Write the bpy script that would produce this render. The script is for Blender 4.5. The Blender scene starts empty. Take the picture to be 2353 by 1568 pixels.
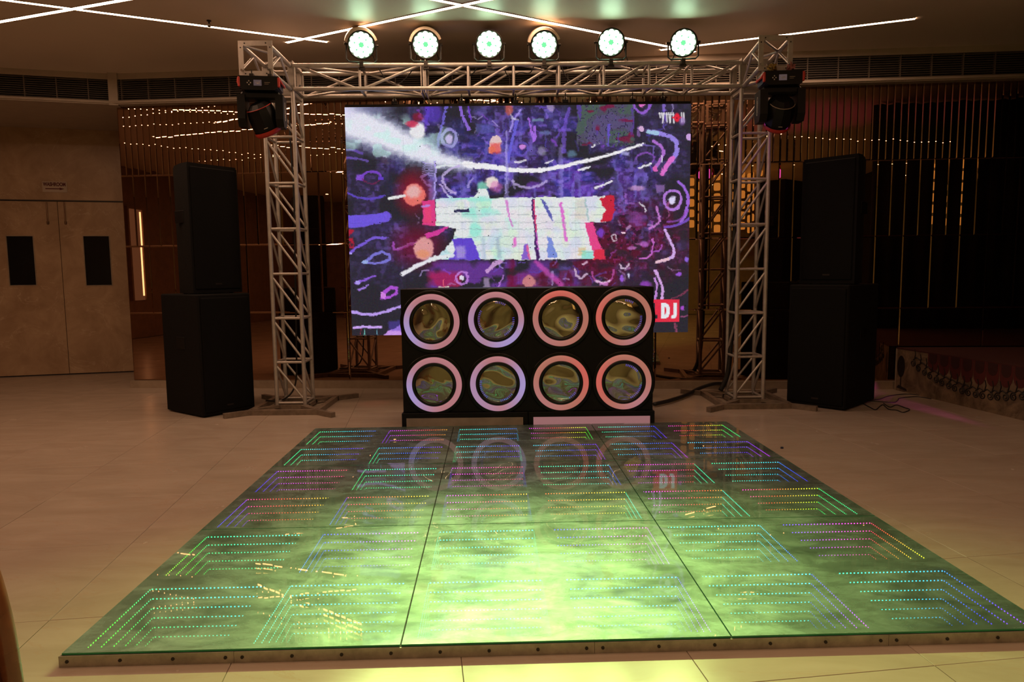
import bpy, math, random, colorsys
import numpy as np
from mathutils import Vector, Matrix, Euler

# ------------------------------------------------------------------ camera, world, exposure
SC = bpy.context.scene
COL = SC.collection
W, H = 2353, 1568                     # photograph frame
F = 1603.6                            # focal length in pixels
PITCH, ROLL = .098, -.0105
CAM = np.array([0., 0., 1.40])
cp, sp = math.cos(PITCH), math.sin(PITCH)
cr, sr = math.cos(ROLL), math.sin(ROLL)
FW = np.array([0, cp, -sp]); UP0 = np.array([0, sp, cp]); R0 = np.array([1., 0, 0])
RT = cr * R0 + sr * UP0
UPV = -sr * R0 + cr * UP0
cam_d = bpy.data.cameras.new('camera')
cam_d.sensor_width = 36.0
cam_d.lens = 36.0 * F / W
cam_d.clip_start = .05
cam_d.clip_end = 100
cam = bpy.data.objects.new('camera', cam_d)
COL.objects.link(cam)
cam.matrix_world = Matrix(((RT[0], UPV[0], -FW[0], CAM[0]), (RT[1], UPV[1], -FW[1], CAM[1]),
                           (RT[2], UPV[2], -FW[2], CAM[2]), (0, 0, 0, 1)))
SC.camera = cam
wd = bpy.data.worlds.new('world'); SC.world = wd
wd.use_nodes = True
wd.node_tree.nodes['Background'].inputs[0].default_value = (1., .7, .5, 1)
wd.node_tree.nodes['Background'].inputs[1].default_value = .0
SC.view_settings.view_transform = 'Standard'
SC.view_settings.look = 'None'
SC.view_settings.gamma = 1
SC.view_settings.use_curve_mapping = False
SC.view_settings.exposure = 0.0
cy = SC.cycles
cy.use_denoising = True
cy.use_adaptive_sampling = True
cy.adaptive_threshold = .02
cy.max_bounces = 13
cy.glossy_bounces = 10
cy.diffuse_bounces = 4
cy.transmission_bounces = 6
cy.transparent_max_bounces = 16
cy.caustics_reflective = False
cy.caustics_refractive = False
cy.sample_clamp_indirect = 6.0
STRIP_L = 46.0                        # radiance of the ceiling light lines
PAR_W = 350.0                         # power of each par can

# ------------------------------------------------------------------ pixel helpers (direction only; distance comes from floor, ceiling or wall)
def ray(px, py): return FW * F + RT * (px - W / 2) + UPV * (H / 2 - py)
def G(px, py, z=0.):
    d = ray(px, py); return CAM + d * ((z - CAM[2]) / d[2])
def D(px, py, Y):
    d = ray(px, py); return CAM + d * (Y / d[1])
def PL(px, py, p0, n):
    d = ray(px, py); return CAM + d * (((np.array(p0) - CAM) @ np.array(n)) / (d @ np.array(n)))

# ------------------------------------------------------------------ mesh helpers
class MB:
    def __init__(s): s.v = []; s.f = []; s.m = []
    def add(s, vs, fs, m=0):
        b = len(s.v); s.v += [tuple(map(float, p)) for p in vs]
        s.f += [tuple(b + i for i in f) for f in fs]; s.m += [m] * len(fs); return s
    def box(s, x0, x1, y0, y1, z0, z1, m=0, T=None):
        vs = [(x, y, z) for z in (z0, z1) for y in (y0, y1) for x in (x0, x1)]
        if T is not None: vs = [tuple(T @ Vector(p)) for p in vs]
        return s.add(vs, [(0, 2, 3, 1), (4, 5, 7, 6), (0, 1, 5, 4), (2, 6, 7, 3), (0, 4, 6, 2), (1, 3, 7, 5)], m)
    def cbox(s, x0, x1, y0, y1, z0, z1, c, m=0, T=None):
        """box with chamfered edges"""
        prof = [(x0 + c, y0), (x1 - c, y0), (x1, y0 + c), (x1, y1 - c), (x1 - c, y1), (x0 + c, y1), (x0, y1 - c), (x0, y0 + c)]
        inn = [(min(max(x, x0 + c), x1 - c), min(max(y, y0 + c), y1 - c)) for x, y in prof]
        L = [[(x, y, z0) for x, y in inn], [(x, y, z0 + c) for x, y in prof], [(x, y, z1 - c) for x, y in prof], [(x, y, z1) for x, y in inn]]
        vs = [p for r in L for p in r]
        if T is not None: vs = [tuple(T @ Vector(p)) for p in vs]
        fs = [tuple(range(7, -1, -1)), tuple(range(24, 32))]
        for k in range(3):
            for i in range(8): fs.append((k * 8 + i, k * 8 + (i + 1) % 8, k * 8 + 8 + (i + 1) % 8, k * 8 + 8 + i))
        return s.add(vs, fs, m)
    def path(s, pts, r, n=8, m=0, closed=False, ry=None):
        pts = [Vector(p) for p in pts]; rings = []
        N = len(pts)
        prev = None
        for i, p in enumerate(pts):
            if closed: t = pts[(i + 1) % N] - pts[i - 1]
            else: t = pts[min(i + 1, N - 1)] - pts[max(i - 1, 0)]
            if t.length < 1e-9: t = Vector((0, 0, 1))
            t.normalize()
            if prev is None:
                a = Vector((0, 0, 1)) if abs(t.z) < .9 else Vector((1, 0, 0))
                u = t.cross(a).normalized()
            else:
                u = (prev - t * prev.dot(t)).normalized()
            prev = u; w = t.cross(u)
            rr = r[i] if isinstance(r, (list, tuple)) else r
            r2 = rr if ry is None else ry
            rings.append([p + u * rr * math.cos(2 * math.pi * k / n) + w * r2 * math.sin(2 * math.pi * k / n) for k in range(n)])
        vs = [tuple(q) for g in rings for q in g]; fs = []
        for i in range(N if closed else N - 1):
            j = (i + 1) % N
            for k in range(n):
                fs.append((i * n + k, i * n + (k + 1) % n, j * n + (k + 1) % n, j * n + k))
        if not closed:
            fs.append(tuple(range(n - 1, -1, -1))); fs.append(tuple((N - 1) * n + k for k in range(n)))
        return s.add(vs, fs, m)
    def lathe(s, prof, n=32, m=0, T=None, closed=False):
        """profile of (r, z) turned about z"""
        vs = []; fs = []
        for r, z in prof:
            for k in range(n):
                a = 2 * math.pi * k / n; vs.append((r * math.cos(a), r * math.sin(a), z))
        if T is not None: vs = [tuple(T @ Vector(p)) for p in vs]
        P = len(prof)
        for i in range(P if closed else P - 1):
            j = (i + 1) % P
            for k in range(n): fs.append((i * n + k, i * n + (k + 1) % n, j * n + (k + 1) % n, j * n + k))
        return s.add(vs, fs, m)
    def prism(s, poly, h0, h1, m=0, T=None):
        n = len(poly)
        vs = [(x, y, h0) for x, y in poly] + [(x, y, h1) for x, y in poly]
        if T is not None: vs = [tuple(T @ Vector(p)) for p in vs]
        fs = [tuple(range(n - 1, -1, -1)), tuple(range(n, 2 * n))] + [(i, (i + 1) % n, n + (i + 1) % n, n + i) for i in range(n)]
        return s.add(vs, fs, m)
    def mesh(s, name, mats, smooth=False):
        me = bpy.data.meshes.new(name); me.from_pydata(s.v, [], s.f)
        for mm in (mats if isinstance(mats, (list, tuple)) else [mats]): me.materials.append(mm)
        me.polygons.foreach_set('material_index', s.m)
        if smooth: me.polygons.foreach_set('use_smooth', [True] * len(s.f))
        me.update(); return me
    def build(s, name, mats, parent=None, smooth=False, loc=None, rz=0):
        return link(name, s.mesh(name, mats, smooth), parent, loc, rz)

def link(name, me, parent=None, loc=None, rz=0):
    o = bpy.data.objects.new(name, me); COL.objects.link(o)
    if parent is not None: o.parent = parent
    if loc is not None: o.location = tuple(map(float, loc))
    if rz: o.rotation_euler = (0, 0, rz)
    return o
def smooth_by_angle(o, ang=40):
    me = o.data
    me.polygons.foreach_set('use_smooth', [True] * len(me.polygons))
    me.set_sharp_from_angle(angle=math.radians(ang)); return o
def tag(o, label=None, cat=None, group=None, kind=None):
    if label: o['label'] = label
    if cat: o['category'] = cat
    if group: o['group'] = group
    if kind: o['kind'] = kind
    return o
def empty(name, loc=(0, 0, 0), rz=0, label=None, cat=None, group=None, kind=None):
    o = bpy.data.objects.new(name, None); COL.objects.link(o)
    o.empty_display_size = .1
    o.location = tuple(map(float, loc)); o.rotation_euler = (0, 0, rz)
    return tag(o, label, cat, group, kind)
_rod = {}
def rod(name, p, q, r, mat, parent=None):
    """a round bar between two points; alike bars share one mesh"""
    k = mat.name
    if k not in _rod: _rod[k] = MB().lathe([(0, 0), (1, 0), (1, 1), (0, 1)], 10).mesh('bar', mat); smooth_mesh(_rod[k])
    p, q = Vector(map(float, p)), Vector(map(float, q)); d = q - p
    o = link(name, _rod[k], parent, p)
    o.rotation_mode = 'QUATERNION'; o.rotation_quaternion = d.to_track_quat('Z', 'Y'); o.scale = (r, r, d.length)
    return o
def smooth_mesh(me, ang=40):
    me.polygons.foreach_set('use_smooth', [True] * len(me.polygons)); me.set_sharp_from_angle(angle=math.radians(ang))
def frame_m(x, y, z):
    """matrix whose columns are the given axes"""
    return Matrix((x, y, z)).transposed().to_4x4()

# ------------------------------------------------------------------ materials
def nt(name):
    m = bpy.data.materials.new(name); m.use_nodes = True
    t = m.node_tree; t.nodes.clear(); return m, t
def N(t, typ, **kw):
    n = t.nodes.new(typ)
    for k, v in kw.items():
        if k == 'ins':
            for a, b in v.items(): n.inputs[a].default_value = b
        else: setattr(n, k, v)
    return n
def lk(t, a, b): t.links.new(a, b)
def mat(name, col, rough=.5, metal=0., var=.18, scale=7., bump=0., coat=0., spec=.5, rvar=.1):
    m, t = nt(name)
    out = N(t, 'ShaderNodeOutputMaterial'); b = N(t, 'ShaderNodeBsdfPrincipled')
    geo = N(t, 'ShaderNodeNewGeometry')
    nz = N(t, 'ShaderNodeTexNoise', ins={'Scale': scale, 'Detail': 5., 'Roughness': .6})
    lk(t, geo.outputs['Position'], nz.inputs['Vector'])
    rp = N(t, 'ShaderNodeValToRGB')
    rp.color_ramp.elements[0].position = .3; rp.color_ramp.elements[1].position = .7
    rp.color_ramp.elements[0].color = tuple(c * (1 - var) for c in col) + (1,)
    rp.color_ramp.elements[1].color = tuple(min(1, c * (1 + var)) for c in col) + (1,)
    lk(t, nz.outputs['Fac'], rp.inputs['Fac']); lk(t, rp.outputs['Color'], b.inputs['Base Color'])
    mr = N(t, 'ShaderNodeMapRange', ins={'To Min': max(0, rough - rvar), 'To Max': min(1, rough + rvar)})
    lk(t, nz.outputs['Fac'], mr.inputs['Value']); lk(t, mr.outputs['Result'], b.inputs['Roughness'])
    b.inputs['Metallic'].default_value = metal; b.inputs['Coat Weight'].default_value = coat
    b.inputs['Specular IOR Level'].default_value = spec
    if bump:
        bp = N(t, 'ShaderNodeBump', ins={'Strength': bump, 'Distance': .01})
        lk(t, nz.outputs['Fac'], bp.inputs['Height']); lk(t, bp.outputs['Normal'], b.inputs['Normal'])
    lk(t, b.outputs[0], out.inputs[0]); return m
def emit(name, col, strength, sampling='AUTO'):
    m, t = nt(name)
    out = N(t, 'ShaderNodeOutputMaterial')
    e = N(t, 'ShaderNodeEmission', ins={'Color': tuple(col) + (1,), 'Strength': strength})
    lk(t, e.outputs[0], out.inputs[0]); m.cycles.emission_sampling = sampling; return m
def emit_attr(name, strength, sampling='AUTO', gloss=0.):
    m, t = nt(name)
    out = N(t, 'ShaderNodeOutputMaterial'); a = N(t, 'ShaderNodeAttribute', attribute_name='Col')
    e = N(t, 'ShaderNodeEmission', ins={'Strength': strength}); lk(t, a.outputs['Color'], e.inputs['Color'])
    if gloss:
        g = N(t, 'ShaderNodeBsdfPrincipled', ins={'Base Color': (gloss, gloss * .9, gloss * .85, 1), 'Roughness': .35})
        ad = N(t, 'ShaderNodeAddShader'); lk(t, e.outputs[0], ad.inputs[0]); lk(t, g.outputs[0], ad.inputs[1]); lk(t, ad.outputs[0], out.inputs[0])
    else: lk(t, e.outputs[0], out.inputs[0])
    m.cycles.emission_sampling = sampling; return m
def lin(c):
    c = np.asarray(c, float); return np.where(c <= .04045, c / 12.92, ((c + .055) / 1.055) ** 2.4)
def set_cols(me, cols):
    """one linear colour per face"""
    at = me.color_attributes.new('Col', 'FLOAT_COLOR', 'CORNER')
    tot = np.zeros(len(me.polygons), np.int32); me.polygons.foreach_get('loop_total', tot)
    c = np.concatenate([np.asarray(cols, np.float32), np.ones((len(cols), 1), np.float32)], 1)
    at.data.foreach_set('color', np.repeat(c, tot, axis=0).ravel())

def marble_mat():
    m, t = nt('cream_marble')
    out = N(t, 'ShaderNodeOutputMaterial'); b = N(t, 'ShaderNodeBsdfPrincipled')
    geo = N(t, 'ShaderNodeNewGeometry'); oi = N(t, 'ShaderNodeObjectInfo')
    sc = N(t, 'ShaderNodeVectorMath', operation='SCALE', ins={'Scale': 9.})
    cmb = N(t, 'ShaderNodeCombineXYZ'); lk(t, oi.outputs['Random'], cmb.inputs[0]); lk(t, oi.outputs['Random'], cmb.inputs[2])
    lk(t, cmb.outputs[0], sc.inputs[0])
    ad = N(t, 'ShaderNodeVectorMath', operation='ADD'); lk(t, geo.outputs['Position'], ad.inputs[0]); lk(t, sc.outputs[0], ad.inputs[1])
    mp = N(t, 'ShaderNodeMapping', ins={'Rotation': (0, 0, .55), 'Scale': (.55, 1.7, 1.)}); lk(t, ad.outputs[0], mp.inputs['Vector'])
    n1 = N(t, 'ShaderNodeTexNoise', ins={'Scale': 2.2, 'Detail': 8., 'Roughness': .62, 'Distortion': 1.2}); lk(t, mp.outputs[0], n1.inputs['Vector'])
    n2 = N(t, 'ShaderNodeTexNoise', ins={'Scale': 1.7, 'Detail': 9., 'Roughness': .6, 'Distortion': 1.6}); lk(t, mp.outputs[0], n2.inputs['Vector'])
    r1 = N(t, 'ShaderNodeValToRGB'); e = r1.color_ramp.elements
    e[0].position = .3; e[0].color = (.37, .30, .235, 1); e[1].position = .72; e[1].color = (.46, .385, .31, 1)
    lk(t, n1.outputs['Fac'], r1.inputs['Fac'])
    # thin rusty veins where the second noise crosses its middle
    mt = N(t, 'ShaderNodeMath', operation='SUBTRACT', ins={1: .5}); lk(t, n2.outputs['Fac'], mt.inputs[0])
    ab = N(t, 'ShaderNodeMath', operation='ABSOLUTE'); lk(t, mt.outputs[0], ab.inputs[0])
    vr = N(t, 'ShaderNodeMapRange', ins={'From Min': .0, 'From Max': .012, 'To Min': .38, 'To Max': 0.}); lk(t, ab.outputs[0], vr.inputs['Value'])
    ml = N(t, 'ShaderNodeMath', operation='MULTIPLY'); lk(t, vr.outputs[0], ml.inputs[0]); lk(t, n1.outputs['Fac'], ml.inputs[1])
    mx = N(t, 'ShaderNodeMixRGB', ins={'Color2': (.40, .22, .12, 1)}); lk(t, ml.outputs[0], mx.inputs['Fac']); lk(t, r1.outputs[0], mx.inputs['Color1'])
    lk(t, mx.outputs[0], b.inputs['Base Color'])
    n3 = N(t, 'ShaderNodeTexNoise', ins={'Scale': 3.5, 'Detail': 6.}); lk(t, geo.outputs['Position'], n3.inputs['Vector'])
    rr = N(t, 'ShaderNodeMapRange', ins={'To Min': .12, 'To Max': .34}); lk(t, n3.outputs['Fac'], rr.inputs['Value']); lk(t, rr.outputs[0], b.inputs['Roughness'])
    b.inputs['Specular IOR Level'].default_value = .45
    lk(t, b.outputs[0], out.inputs[0]); return m

def stone_mat(name, c0, c1, vein, scale=1.6, rough=.3, veinw=.012, veinf=.5):
    m, t = nt(name)
    out = N(t, 'ShaderNodeOutputMaterial'); b = N(t, 'ShaderNodeBsdfPrincipled'); geo = N(t, 'ShaderNodeNewGeometry')
    n1 = N(t, 'ShaderNodeTexNoise', ins={'Scale': scale * 2, 'Detail': 9., 'Roughness': .65, 'Distortion': .6}); lk(t, geo.outputs['Position'], n1.inputs['Vector'])
    n2 = N(t, 'ShaderNodeTexNoise', ins={'Scale': scale, 'Detail': 7., 'Roughness': .58, 'Distortion': 2.0}); lk(t, geo.outputs['Position'], n2.inputs['Vector'])
    r1 = N(t, 'ShaderNodeValToRGB'); e = r1.color_ramp.elements
    e[0].position = .34; e[0].color = tuple(c0) + (1,); e[1].position = .68; e[1].color = tuple(c1) + (1,)
    lk(t, n1.outputs['Fac'], r1.inputs['Fac'])
    mt = N(t, 'ShaderNodeMath', operation='SUBTRACT', ins={1: .56}); lk(t, n2.outputs['Fac'], mt.inputs[0])
    ab = N(t, 'ShaderNodeMath', operation='ABSOLUTE'); lk(t, mt.outputs[0], ab.inputs[0])
    vr = N(t, 'ShaderNodeMapRange', ins={'From Min': .0, 'From Max': veinw, 'To Min': veinf, 'To Max': 0.}); lk(t, ab.outputs[0], vr.inputs['Value'])
    mx = N(t, 'ShaderNodeMixRGB', ins={'Color2': tuple(vein) + (1,)}); lk(t, vr.outputs[0], mx.inputs['Fac']); lk(t, r1.outputs[0], mx.inputs['Color1'])
    lk(t, mx.outputs[0], b.inputs['Base Color']); b.inputs['Roughness'].default_value = rough
    lk(t, b.outputs[0], out.inputs[0]); return m

def glossy_mat(name, col, rough, dust=0., dustcol=(.3, .3, .3)):
    m, t = nt(name)
    out = N(t, 'ShaderNodeOutputMaterial')
    g = N(t, 'ShaderNodeBsdfGlossy', ins={'Color': tuple(col) + (1,), 'Roughness': rough})
    d = N(t, 'ShaderNodeBsdfDiffuse', ins={'Color': tuple(dustcol) + (1,)})
    geo = N(t, 'ShaderNodeNewGeometry'); nz = N(t, 'ShaderNodeTexNoise', ins={'Scale': 2.5, 'Detail': 5.}); lk(t, geo.outputs['Position'], nz.inputs['Vector'])
    mr = N(t, 'ShaderNodeMapRange', ins={'From Min': .3, 'From Max': .8, 'To Min': dust * .5, 'To Max': dust * 1.5}); lk(t, nz.outputs['Fac'], mr.inputs['Value'])
    mx = N(t, 'ShaderNodeMixShader'); lk(t, mr.outputs[0], mx.inputs[0]); lk(t, g.outputs[0], mx.inputs[1]); lk(t, d.outputs[0], mx.inputs[2])
    lk(t, mx.outputs[0], out.inputs[0]); return m

def glass_top_mat():
    """scuffed dusty one-way-mirror glass of the dance floor"""
    m, t = nt('scuffed_floor_glass')
    out = N(t, 'ShaderNodeOutputMaterial'); geo = N(t, 'ShaderNodeNewGeometry')
    lw = N(t, 'ShaderNodeLayerWeight', ins={'Blend': .5})
    p = N(t, 'ShaderNodeMath', operation='POWER', ins={1: 3.}); lk(t, lw.outputs['Facing'], p.inputs[0])
    fr = N(t, 'ShaderNodeMapRange', ins={'To Min': .05, 'To Max': .52}); lk(t, p.outputs[0], fr.inputs['Value'])
    mixb = N(t, 'ShaderNodeMix', data_type='FLOAT'); mixb.inputs[3].default_value = .78       # mirror film on the underside
    lk(t, geo.outputs['Backfacing'], mixb.inputs[0]); lk(t, fr.outputs[0], mixb.inputs[2])
    tr = N(t, 'ShaderNodeBsdfTransparent', ins={'Color': (.66, .8, .70, 1)})
    gl = N(t, 'ShaderNodeBsdfGlossy', ins={'Color': (.9, 1., .93, 1), 'Roughness': .012})
    m1 = N(t, 'ShaderNodeMixShader'); lk(t, mixb.outputs[0], m1.inputs[0]); lk(t, tr.outputs[0], m1.inputs[1]); lk(t, gl.outputs[0], m1.inputs[2])
    # dust and scuffs
    n1 = N(t, 'ShaderNodeTexNoise', ins={'Scale': 2.6, 'Detail': 9., 'Roughness': .66, 'Distortion': .8}); lk(t, geo.outputs['Position'], n1.inputs['Vector'])
    mp = N(t, 'ShaderNodeMapping', ins={'Scale': (3., 7., 1.), 'Rotation': (0, 0, .35)}); lk(t, geo.outputs['Position'], mp.inputs['Vector'])
    n2 = N(t, 'ShaderNodeTexNoise', ins={'Scale': 1.3, 'Detail': 8., 'Roughness': .68, 'Distortion': .5}); lk(t, mp.outputs[0], n2.inputs['Vector'])
    mm = N(t, 'ShaderNodeMath', operation='MULTIPLY'); lk(t, n1.outputs['Fac'], mm.inputs[0]); lk(t, n2.outputs['Fac'], mm.inputs[1])
    fd = N(t, 'ShaderNodeMapRange', ins={'From Min': .12, 'From Max': .38, 'To Min': .11, 'To Max': .44}); lk(t, mm.outputs[0], fd.inputs['Value'])
    df = N(t, 'ShaderNodeBsdfDiffuse', ins={'Color': (.20, .29, .27, 1)})
    rg = N(t, 'ShaderNodeBsdfGlossy', ins={'Color': (.74, .98, .86, 1), 'Roughness': .50})
    m2 = N(t, 'ShaderNodeMixShader', ins={0: .72}); lk(t, df.outputs[0], m2.inputs[1]); lk(t, rg.outputs[0], m2.inputs[2])
    bf = N(t, 'ShaderNodeMath', operation='MULTIPLY_ADD', ins={1: -.85, 2: 1.}); lk(t, geo.outputs['Backfacing'], bf.inputs[0])    # the dust lies on top only
    fm = N(t, 'ShaderNodeMath', operation='MULTIPLY'); lk(t, fd.outputs[0], fm.inputs[0]); lk(t, bf.outputs[0], fm.inputs[1])
    m3 = N(t, 'ShaderNodeMixShader'); lk(t, fm.outputs[0], m3.inputs[0]); lk(t, m1.outputs[0], m3.inputs[1]); lk(t, m2.outputs[0], m3.inputs[2])
    lk(t, m3.outputs[0], out.inputs[0]); return m

MT = {}
MT['marble'] = marble_mat()
MT['grout'] = mat('dark_grout', (.13, .10, .07), .7)
MT['ceiling'] = mat('painted_ceiling', (.86, .74, .62), .42, var=.03, scale=1.2)
MT['beige'] = mat('beige_paint', (.46, .39, .32), .55, var=.08)
MT['ventdark'] = mat('dark_duct', (.012, .010, .008), .8)
MT['slat'] = mat('grille_paint', (.16, .13, .105), .5)
MT['wallstone'] = stone_mat('brown_marble_cladding', (.36, .235, .14), (.52, .37, .235), (.72, .58, .42), 1.3, .28, .008, .35)
MT['rearwall'] = mat('brown_rear_wall', (.24, .14, .085), .6)
MT['black_wall'] = mat('black_drape', (.006, .004, .003), .9)
MT['mirror'] = glossy_mat('bronze_mirror', (.40, .235, .15), .004, .03, (.14, .08, .05))
MT['joint'] = mat('bronze_joint', (.05, .028, .016), .4)
MT['plinth'] = mat('plinth_stone', (.33, .26, .19), .35)
MT['alu'] = mat('truss_aluminium', (.52, .49, .46), .42, .55, var=.12, scale=14)
MT['plate'] = mat('truss_plate_paint', (.52, .48, .44), .55, .2, var=.14, scale=20)
MT['steel'] = mat('worn_base_steel', (.21, .165, .125), .5, .35, var=.3, scale=16)
MT['bolt'] = mat('dark_bolt', (.04, .034, .03), .4, .6)
MT['black'] = mat('black_plastic', (.0045, .0044, .0046), .5, var=.2, spec=.25)
MT['spk'] = mat('black_textured_speaker_paint', (.0048, .0046, .0045), .8, var=.25, scale=60, bump=.2, spec=.18)
MT['grille'] = mat('black_speaker_grille', (.0035, .0035, .0035), .8, var=.3, scale=90, bump=.2, spec=.15)
MT['cable'] = mat('black_cable', (.010, .010, .010), .5)
MT['strip'] = emit('warm_light_line', (1., .58, .36), STRIP_L)
MT['parbody'] = mat('par_black', (.018, .018, .017), .4)
MT['parcream'] = mat('par_cream_housing', (.62, .52, .40), .45)
MT['parled'] = emit('green_white_led', (.62, 1., .62), 14., 'NONE')
MT['parface'] = emit('green_lens_glow', (.18, 1., .32), 1.3, 'NONE')
MT['red'] = mat('red_plastic', (.52, .035, .022), .45)
MT['blueside'] = mat('dark_blue_plastic', (.02, .03, .07), .45)
MT['screenlit'] = emit('small_display', (.40, .26, .25), .22, 'NONE')
MT['whiteprint'] = mat('pale_print', (.55, .5, .45), .5)
MT['boothblack'] = mat('black_booth_laminate', (.0045, .0044, .0042), .5, var=.2, spec=.22)
MT['boothring'] = mat('black_ring_gloss', (.006, .006, .006), .22)
MT['flange'] = mat('black_flange', (.006, .006, .006), .25, spec=.3)
MT['mylar'] = glossy_mat('wrinkled_mylar', (.62, .57, .50), .03, .07, (.3, .3, .25))
MT['panel_off'] = mat('unlit_diffuser', (.36, .31, .25), .5)
MT['frame'] = mat('cell_frame', (.055, .044, .032), .6, var=.25)
MT['cellmirror'] = glossy_mat('cell_mirror', (.86, .9, .88), .006, .10, (.22, .24, .22))
MT['glass'] = glass_top_mat()
MT['glassedge'] = mat('green_glass_edge', (.03, .30, .13), .12, var=.3)
MT['trim'] = mat('scuffed_aluminium_edging', (.40, .36, .29), .42, .5, var=.25, scale=18)
MT['led'] = emit_attr('rgb_led', 6.0, 'AUTO')
MT['screen'] = emit_attr('led_screen_pixels', 1.0, 'AUTO')
MT['ringlit'] = emit_attr('ring_diffuser_lit', 1.0, 'AUTO', .10)
MT['carpet'] = mat('dark_red_carpet', (.05, .008, .006), .9, bump=.2, scale=40)
MT['stagestone'] = stone_mat('printed_stone_skirt', (.045, .028, .018), (.27, .19, .12), (.34, .25, .16), 2.4, .6, .03, .4)
MT['iron'] = mat('black_scroll_paint', (.006, .005, .005), .6)
MT['drape_red'] = mat('dark_red_swag', (.075, .008, .008), .8)
MT['drape_dark'] = mat('deep_maroon_swag', (.03, .004, .004), .8)
MT['wood'] = mat('red_brown_wood', (.17, .055, .024), .28, var=.45, scale=6, coat=.3)
MT['uph'] = mat('dark_red_upholstery', (.10, .022, .014), .7, scale=30)
MT['glassdark'] = mat('dark_door_glass', (.006, .007, .009), .04, spec=.8, rvar=.02)
MT['signwhite'] = mat('sign_white', (.52, .42, .33), .4, var=.05)
MT['signred'] = mat('sign_maroon', (.10, .004, .006), .5)
MT['brass'] = mat('door_bolt_metal', (.22, .13, .08), .35, .8)
MT['lens_purple'] = emit('purple_lens', (.9, .12, 1.), 2.5, 'NONE')
MT['ropeyellow'] = mat('ochre_rope', (.34, .22, .05), .85, scale=60, bump=.4)
MT['ropepink'] = mat('pink_rope', (.42, .16, .15), .85, scale=60, bump=.4)
MT['orange'] = mat('orange_tape', (.55, .10, .03), .6)
MT['lantern'] = emit('amber_lantern', (1., .52, .12), 1.1)
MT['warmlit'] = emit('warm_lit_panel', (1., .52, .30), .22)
MT['warmtube'] = emit('warm_tube', (1., .62, .36), 6.)
MT['downlight'] = emit('downlight', (1., .62, .38), 200.)
MT['drapepale'] = mat('pale_drape', (.6, .55, .5), .8)

# ------------------------------------------------------------------ structure: floor
CEIL = 3.83
TS, TA = .828, math.radians(7.4)
c_, s_ = math.cos(TA), math.sin(TA)
def uv2xy(u, v): return (u * c_ - v * s_, u * s_ + v * c_)
fl = tag(MB().box(-10, 8.2, -6.6, 12, -.05, -.004).build('floor', MT['grout']), kind='structure')
gap = .0011
tile_me = MB().cbox(gap, TS - gap, gap, TS - gap, -.012, 0, .0012).mesh('floor_tile', MT['marble'])
cells = []
for i in range(-16, 16):
    for j in range(-9, 18):
        u, v = .116 + i * TS, .475 + j * TS
        cx, cyy = uv2xy(u + TS / 2, v + TS / 2)
        if not (-9.4 < cx < 7.6 and -5.9 < cyy < 11.4): continue
        p = np.array([cx, cyy, 0]) - CAM; f = p @ FW
        vis = f > .8 and abs(p @ RT) / f < .82 and -.75 < (p @ UPV) / f < .6
        cells.append((0 if vis else 1, f if f > 0 else 99 - f, u, v))
cells.sort()
rest = MB()
for k, (nv, f, u, v) in enumerate(cells):
    x, y = uv2xy(u, v)
    if nv == 0 and k < 290:
        o = link('floor_tile', tile_me, fl, (x, y, 0), TA)
    else:
        T = Matrix.Translation((x, y, 0)) @ Matrix.Rotation(TA, 4, 'Z')
        rest.box(gap, TS - gap, gap, TS - gap, -.012, 0, T=T)
tag(rest.build('far_floor_tiles', MT['marble'], fl), kind='stuff')

# ------------------------------------------------------------------ structure: ceiling, walls
tag(MB().box(-10, 8.2, -6.6, 12, CEIL, CEIL + .1).build('ceiling', MT['ceiling']), kind='structure')
tag(MB().box(-9.7, -9.5, -6.4, 12, 0, CEIL).build('wall_left', MT['rearwall']), kind='structure')
tag(MB().box(7.6, 7.8, -6.4, 12, 0, CEIL).build('wall_right', MT['black_wall']), kind='structure')
tag(MB().box(-9.6, 7.8, -6.4, -6.2, 0, CEIL).build('wall_rear', MT['rearwall']), kind='structure')

# mirror wall, frame: x along the wall, -y towards the room
WS = -.073
WA = math.atan(WS)
WX0, WX1 = -4.80, 7.6
WO = np.array([0, 8.40, 0])
Wn = np.array([math.sin(WA), -math.cos(WA), 0])      # faces the room
def wall_local(px, py):
    p = PL(px, py, WO, Wn) - WO
    return p[0] * math.cos(WA) + p[1] * math.sin(WA), p[2]
wb = MB().box(WX0, WX1, .004, .9, 0, CEIL).build('wall_back', MT['joint'], loc=WO, rz=WA)
tag(wb, kind='structure')
tiers = [(.095, .94, .93), (.94, 1.77, .31), (1.77, 2.63, .155), (2.63, 3.47, .0775)]
rng = random.Random(4)
for z0, z1, w in tiers:
    g, bv, dp = .0012, min(.011, w * .13), .0032
    vs = []
    for x, z, y in ((g, 0, 0), (w - g, 0, 0), (w - g, z1 - z0 - g, 0), (g, z1 - z0 - g, 0), (g + bv, bv, -dp), (w - g - bv, bv, -dp), (w - g - bv, z1 - z0 - g - bv, -dp), (g + bv, z1 - z0 - g - bv, -dp)):
        vs.append((x, y, z))
    me = MB().add(vs, [(4, 5, 6, 7), (0, 1, 5, 4), (1, 2, 6, 5), (2, 3, 7, 6), (3, 0, 4, 7)]).mesh('mirror_panel', MT['mirror'])
    x = WX0
    while x < 6.35:
        o = link('mirror_panel', me, wb, (x, 0, z0))
        o.rotation_euler = (rng.gauss(0, .0012), 0, rng.gauss(0, .0016))
        x += w
tag(MB().box(WX0 - .02, 7.6, -.055, .02, 0, .092).build('baseboard_back', MT['plinth'], loc=WO, rz=WA), kind='structure')

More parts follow.
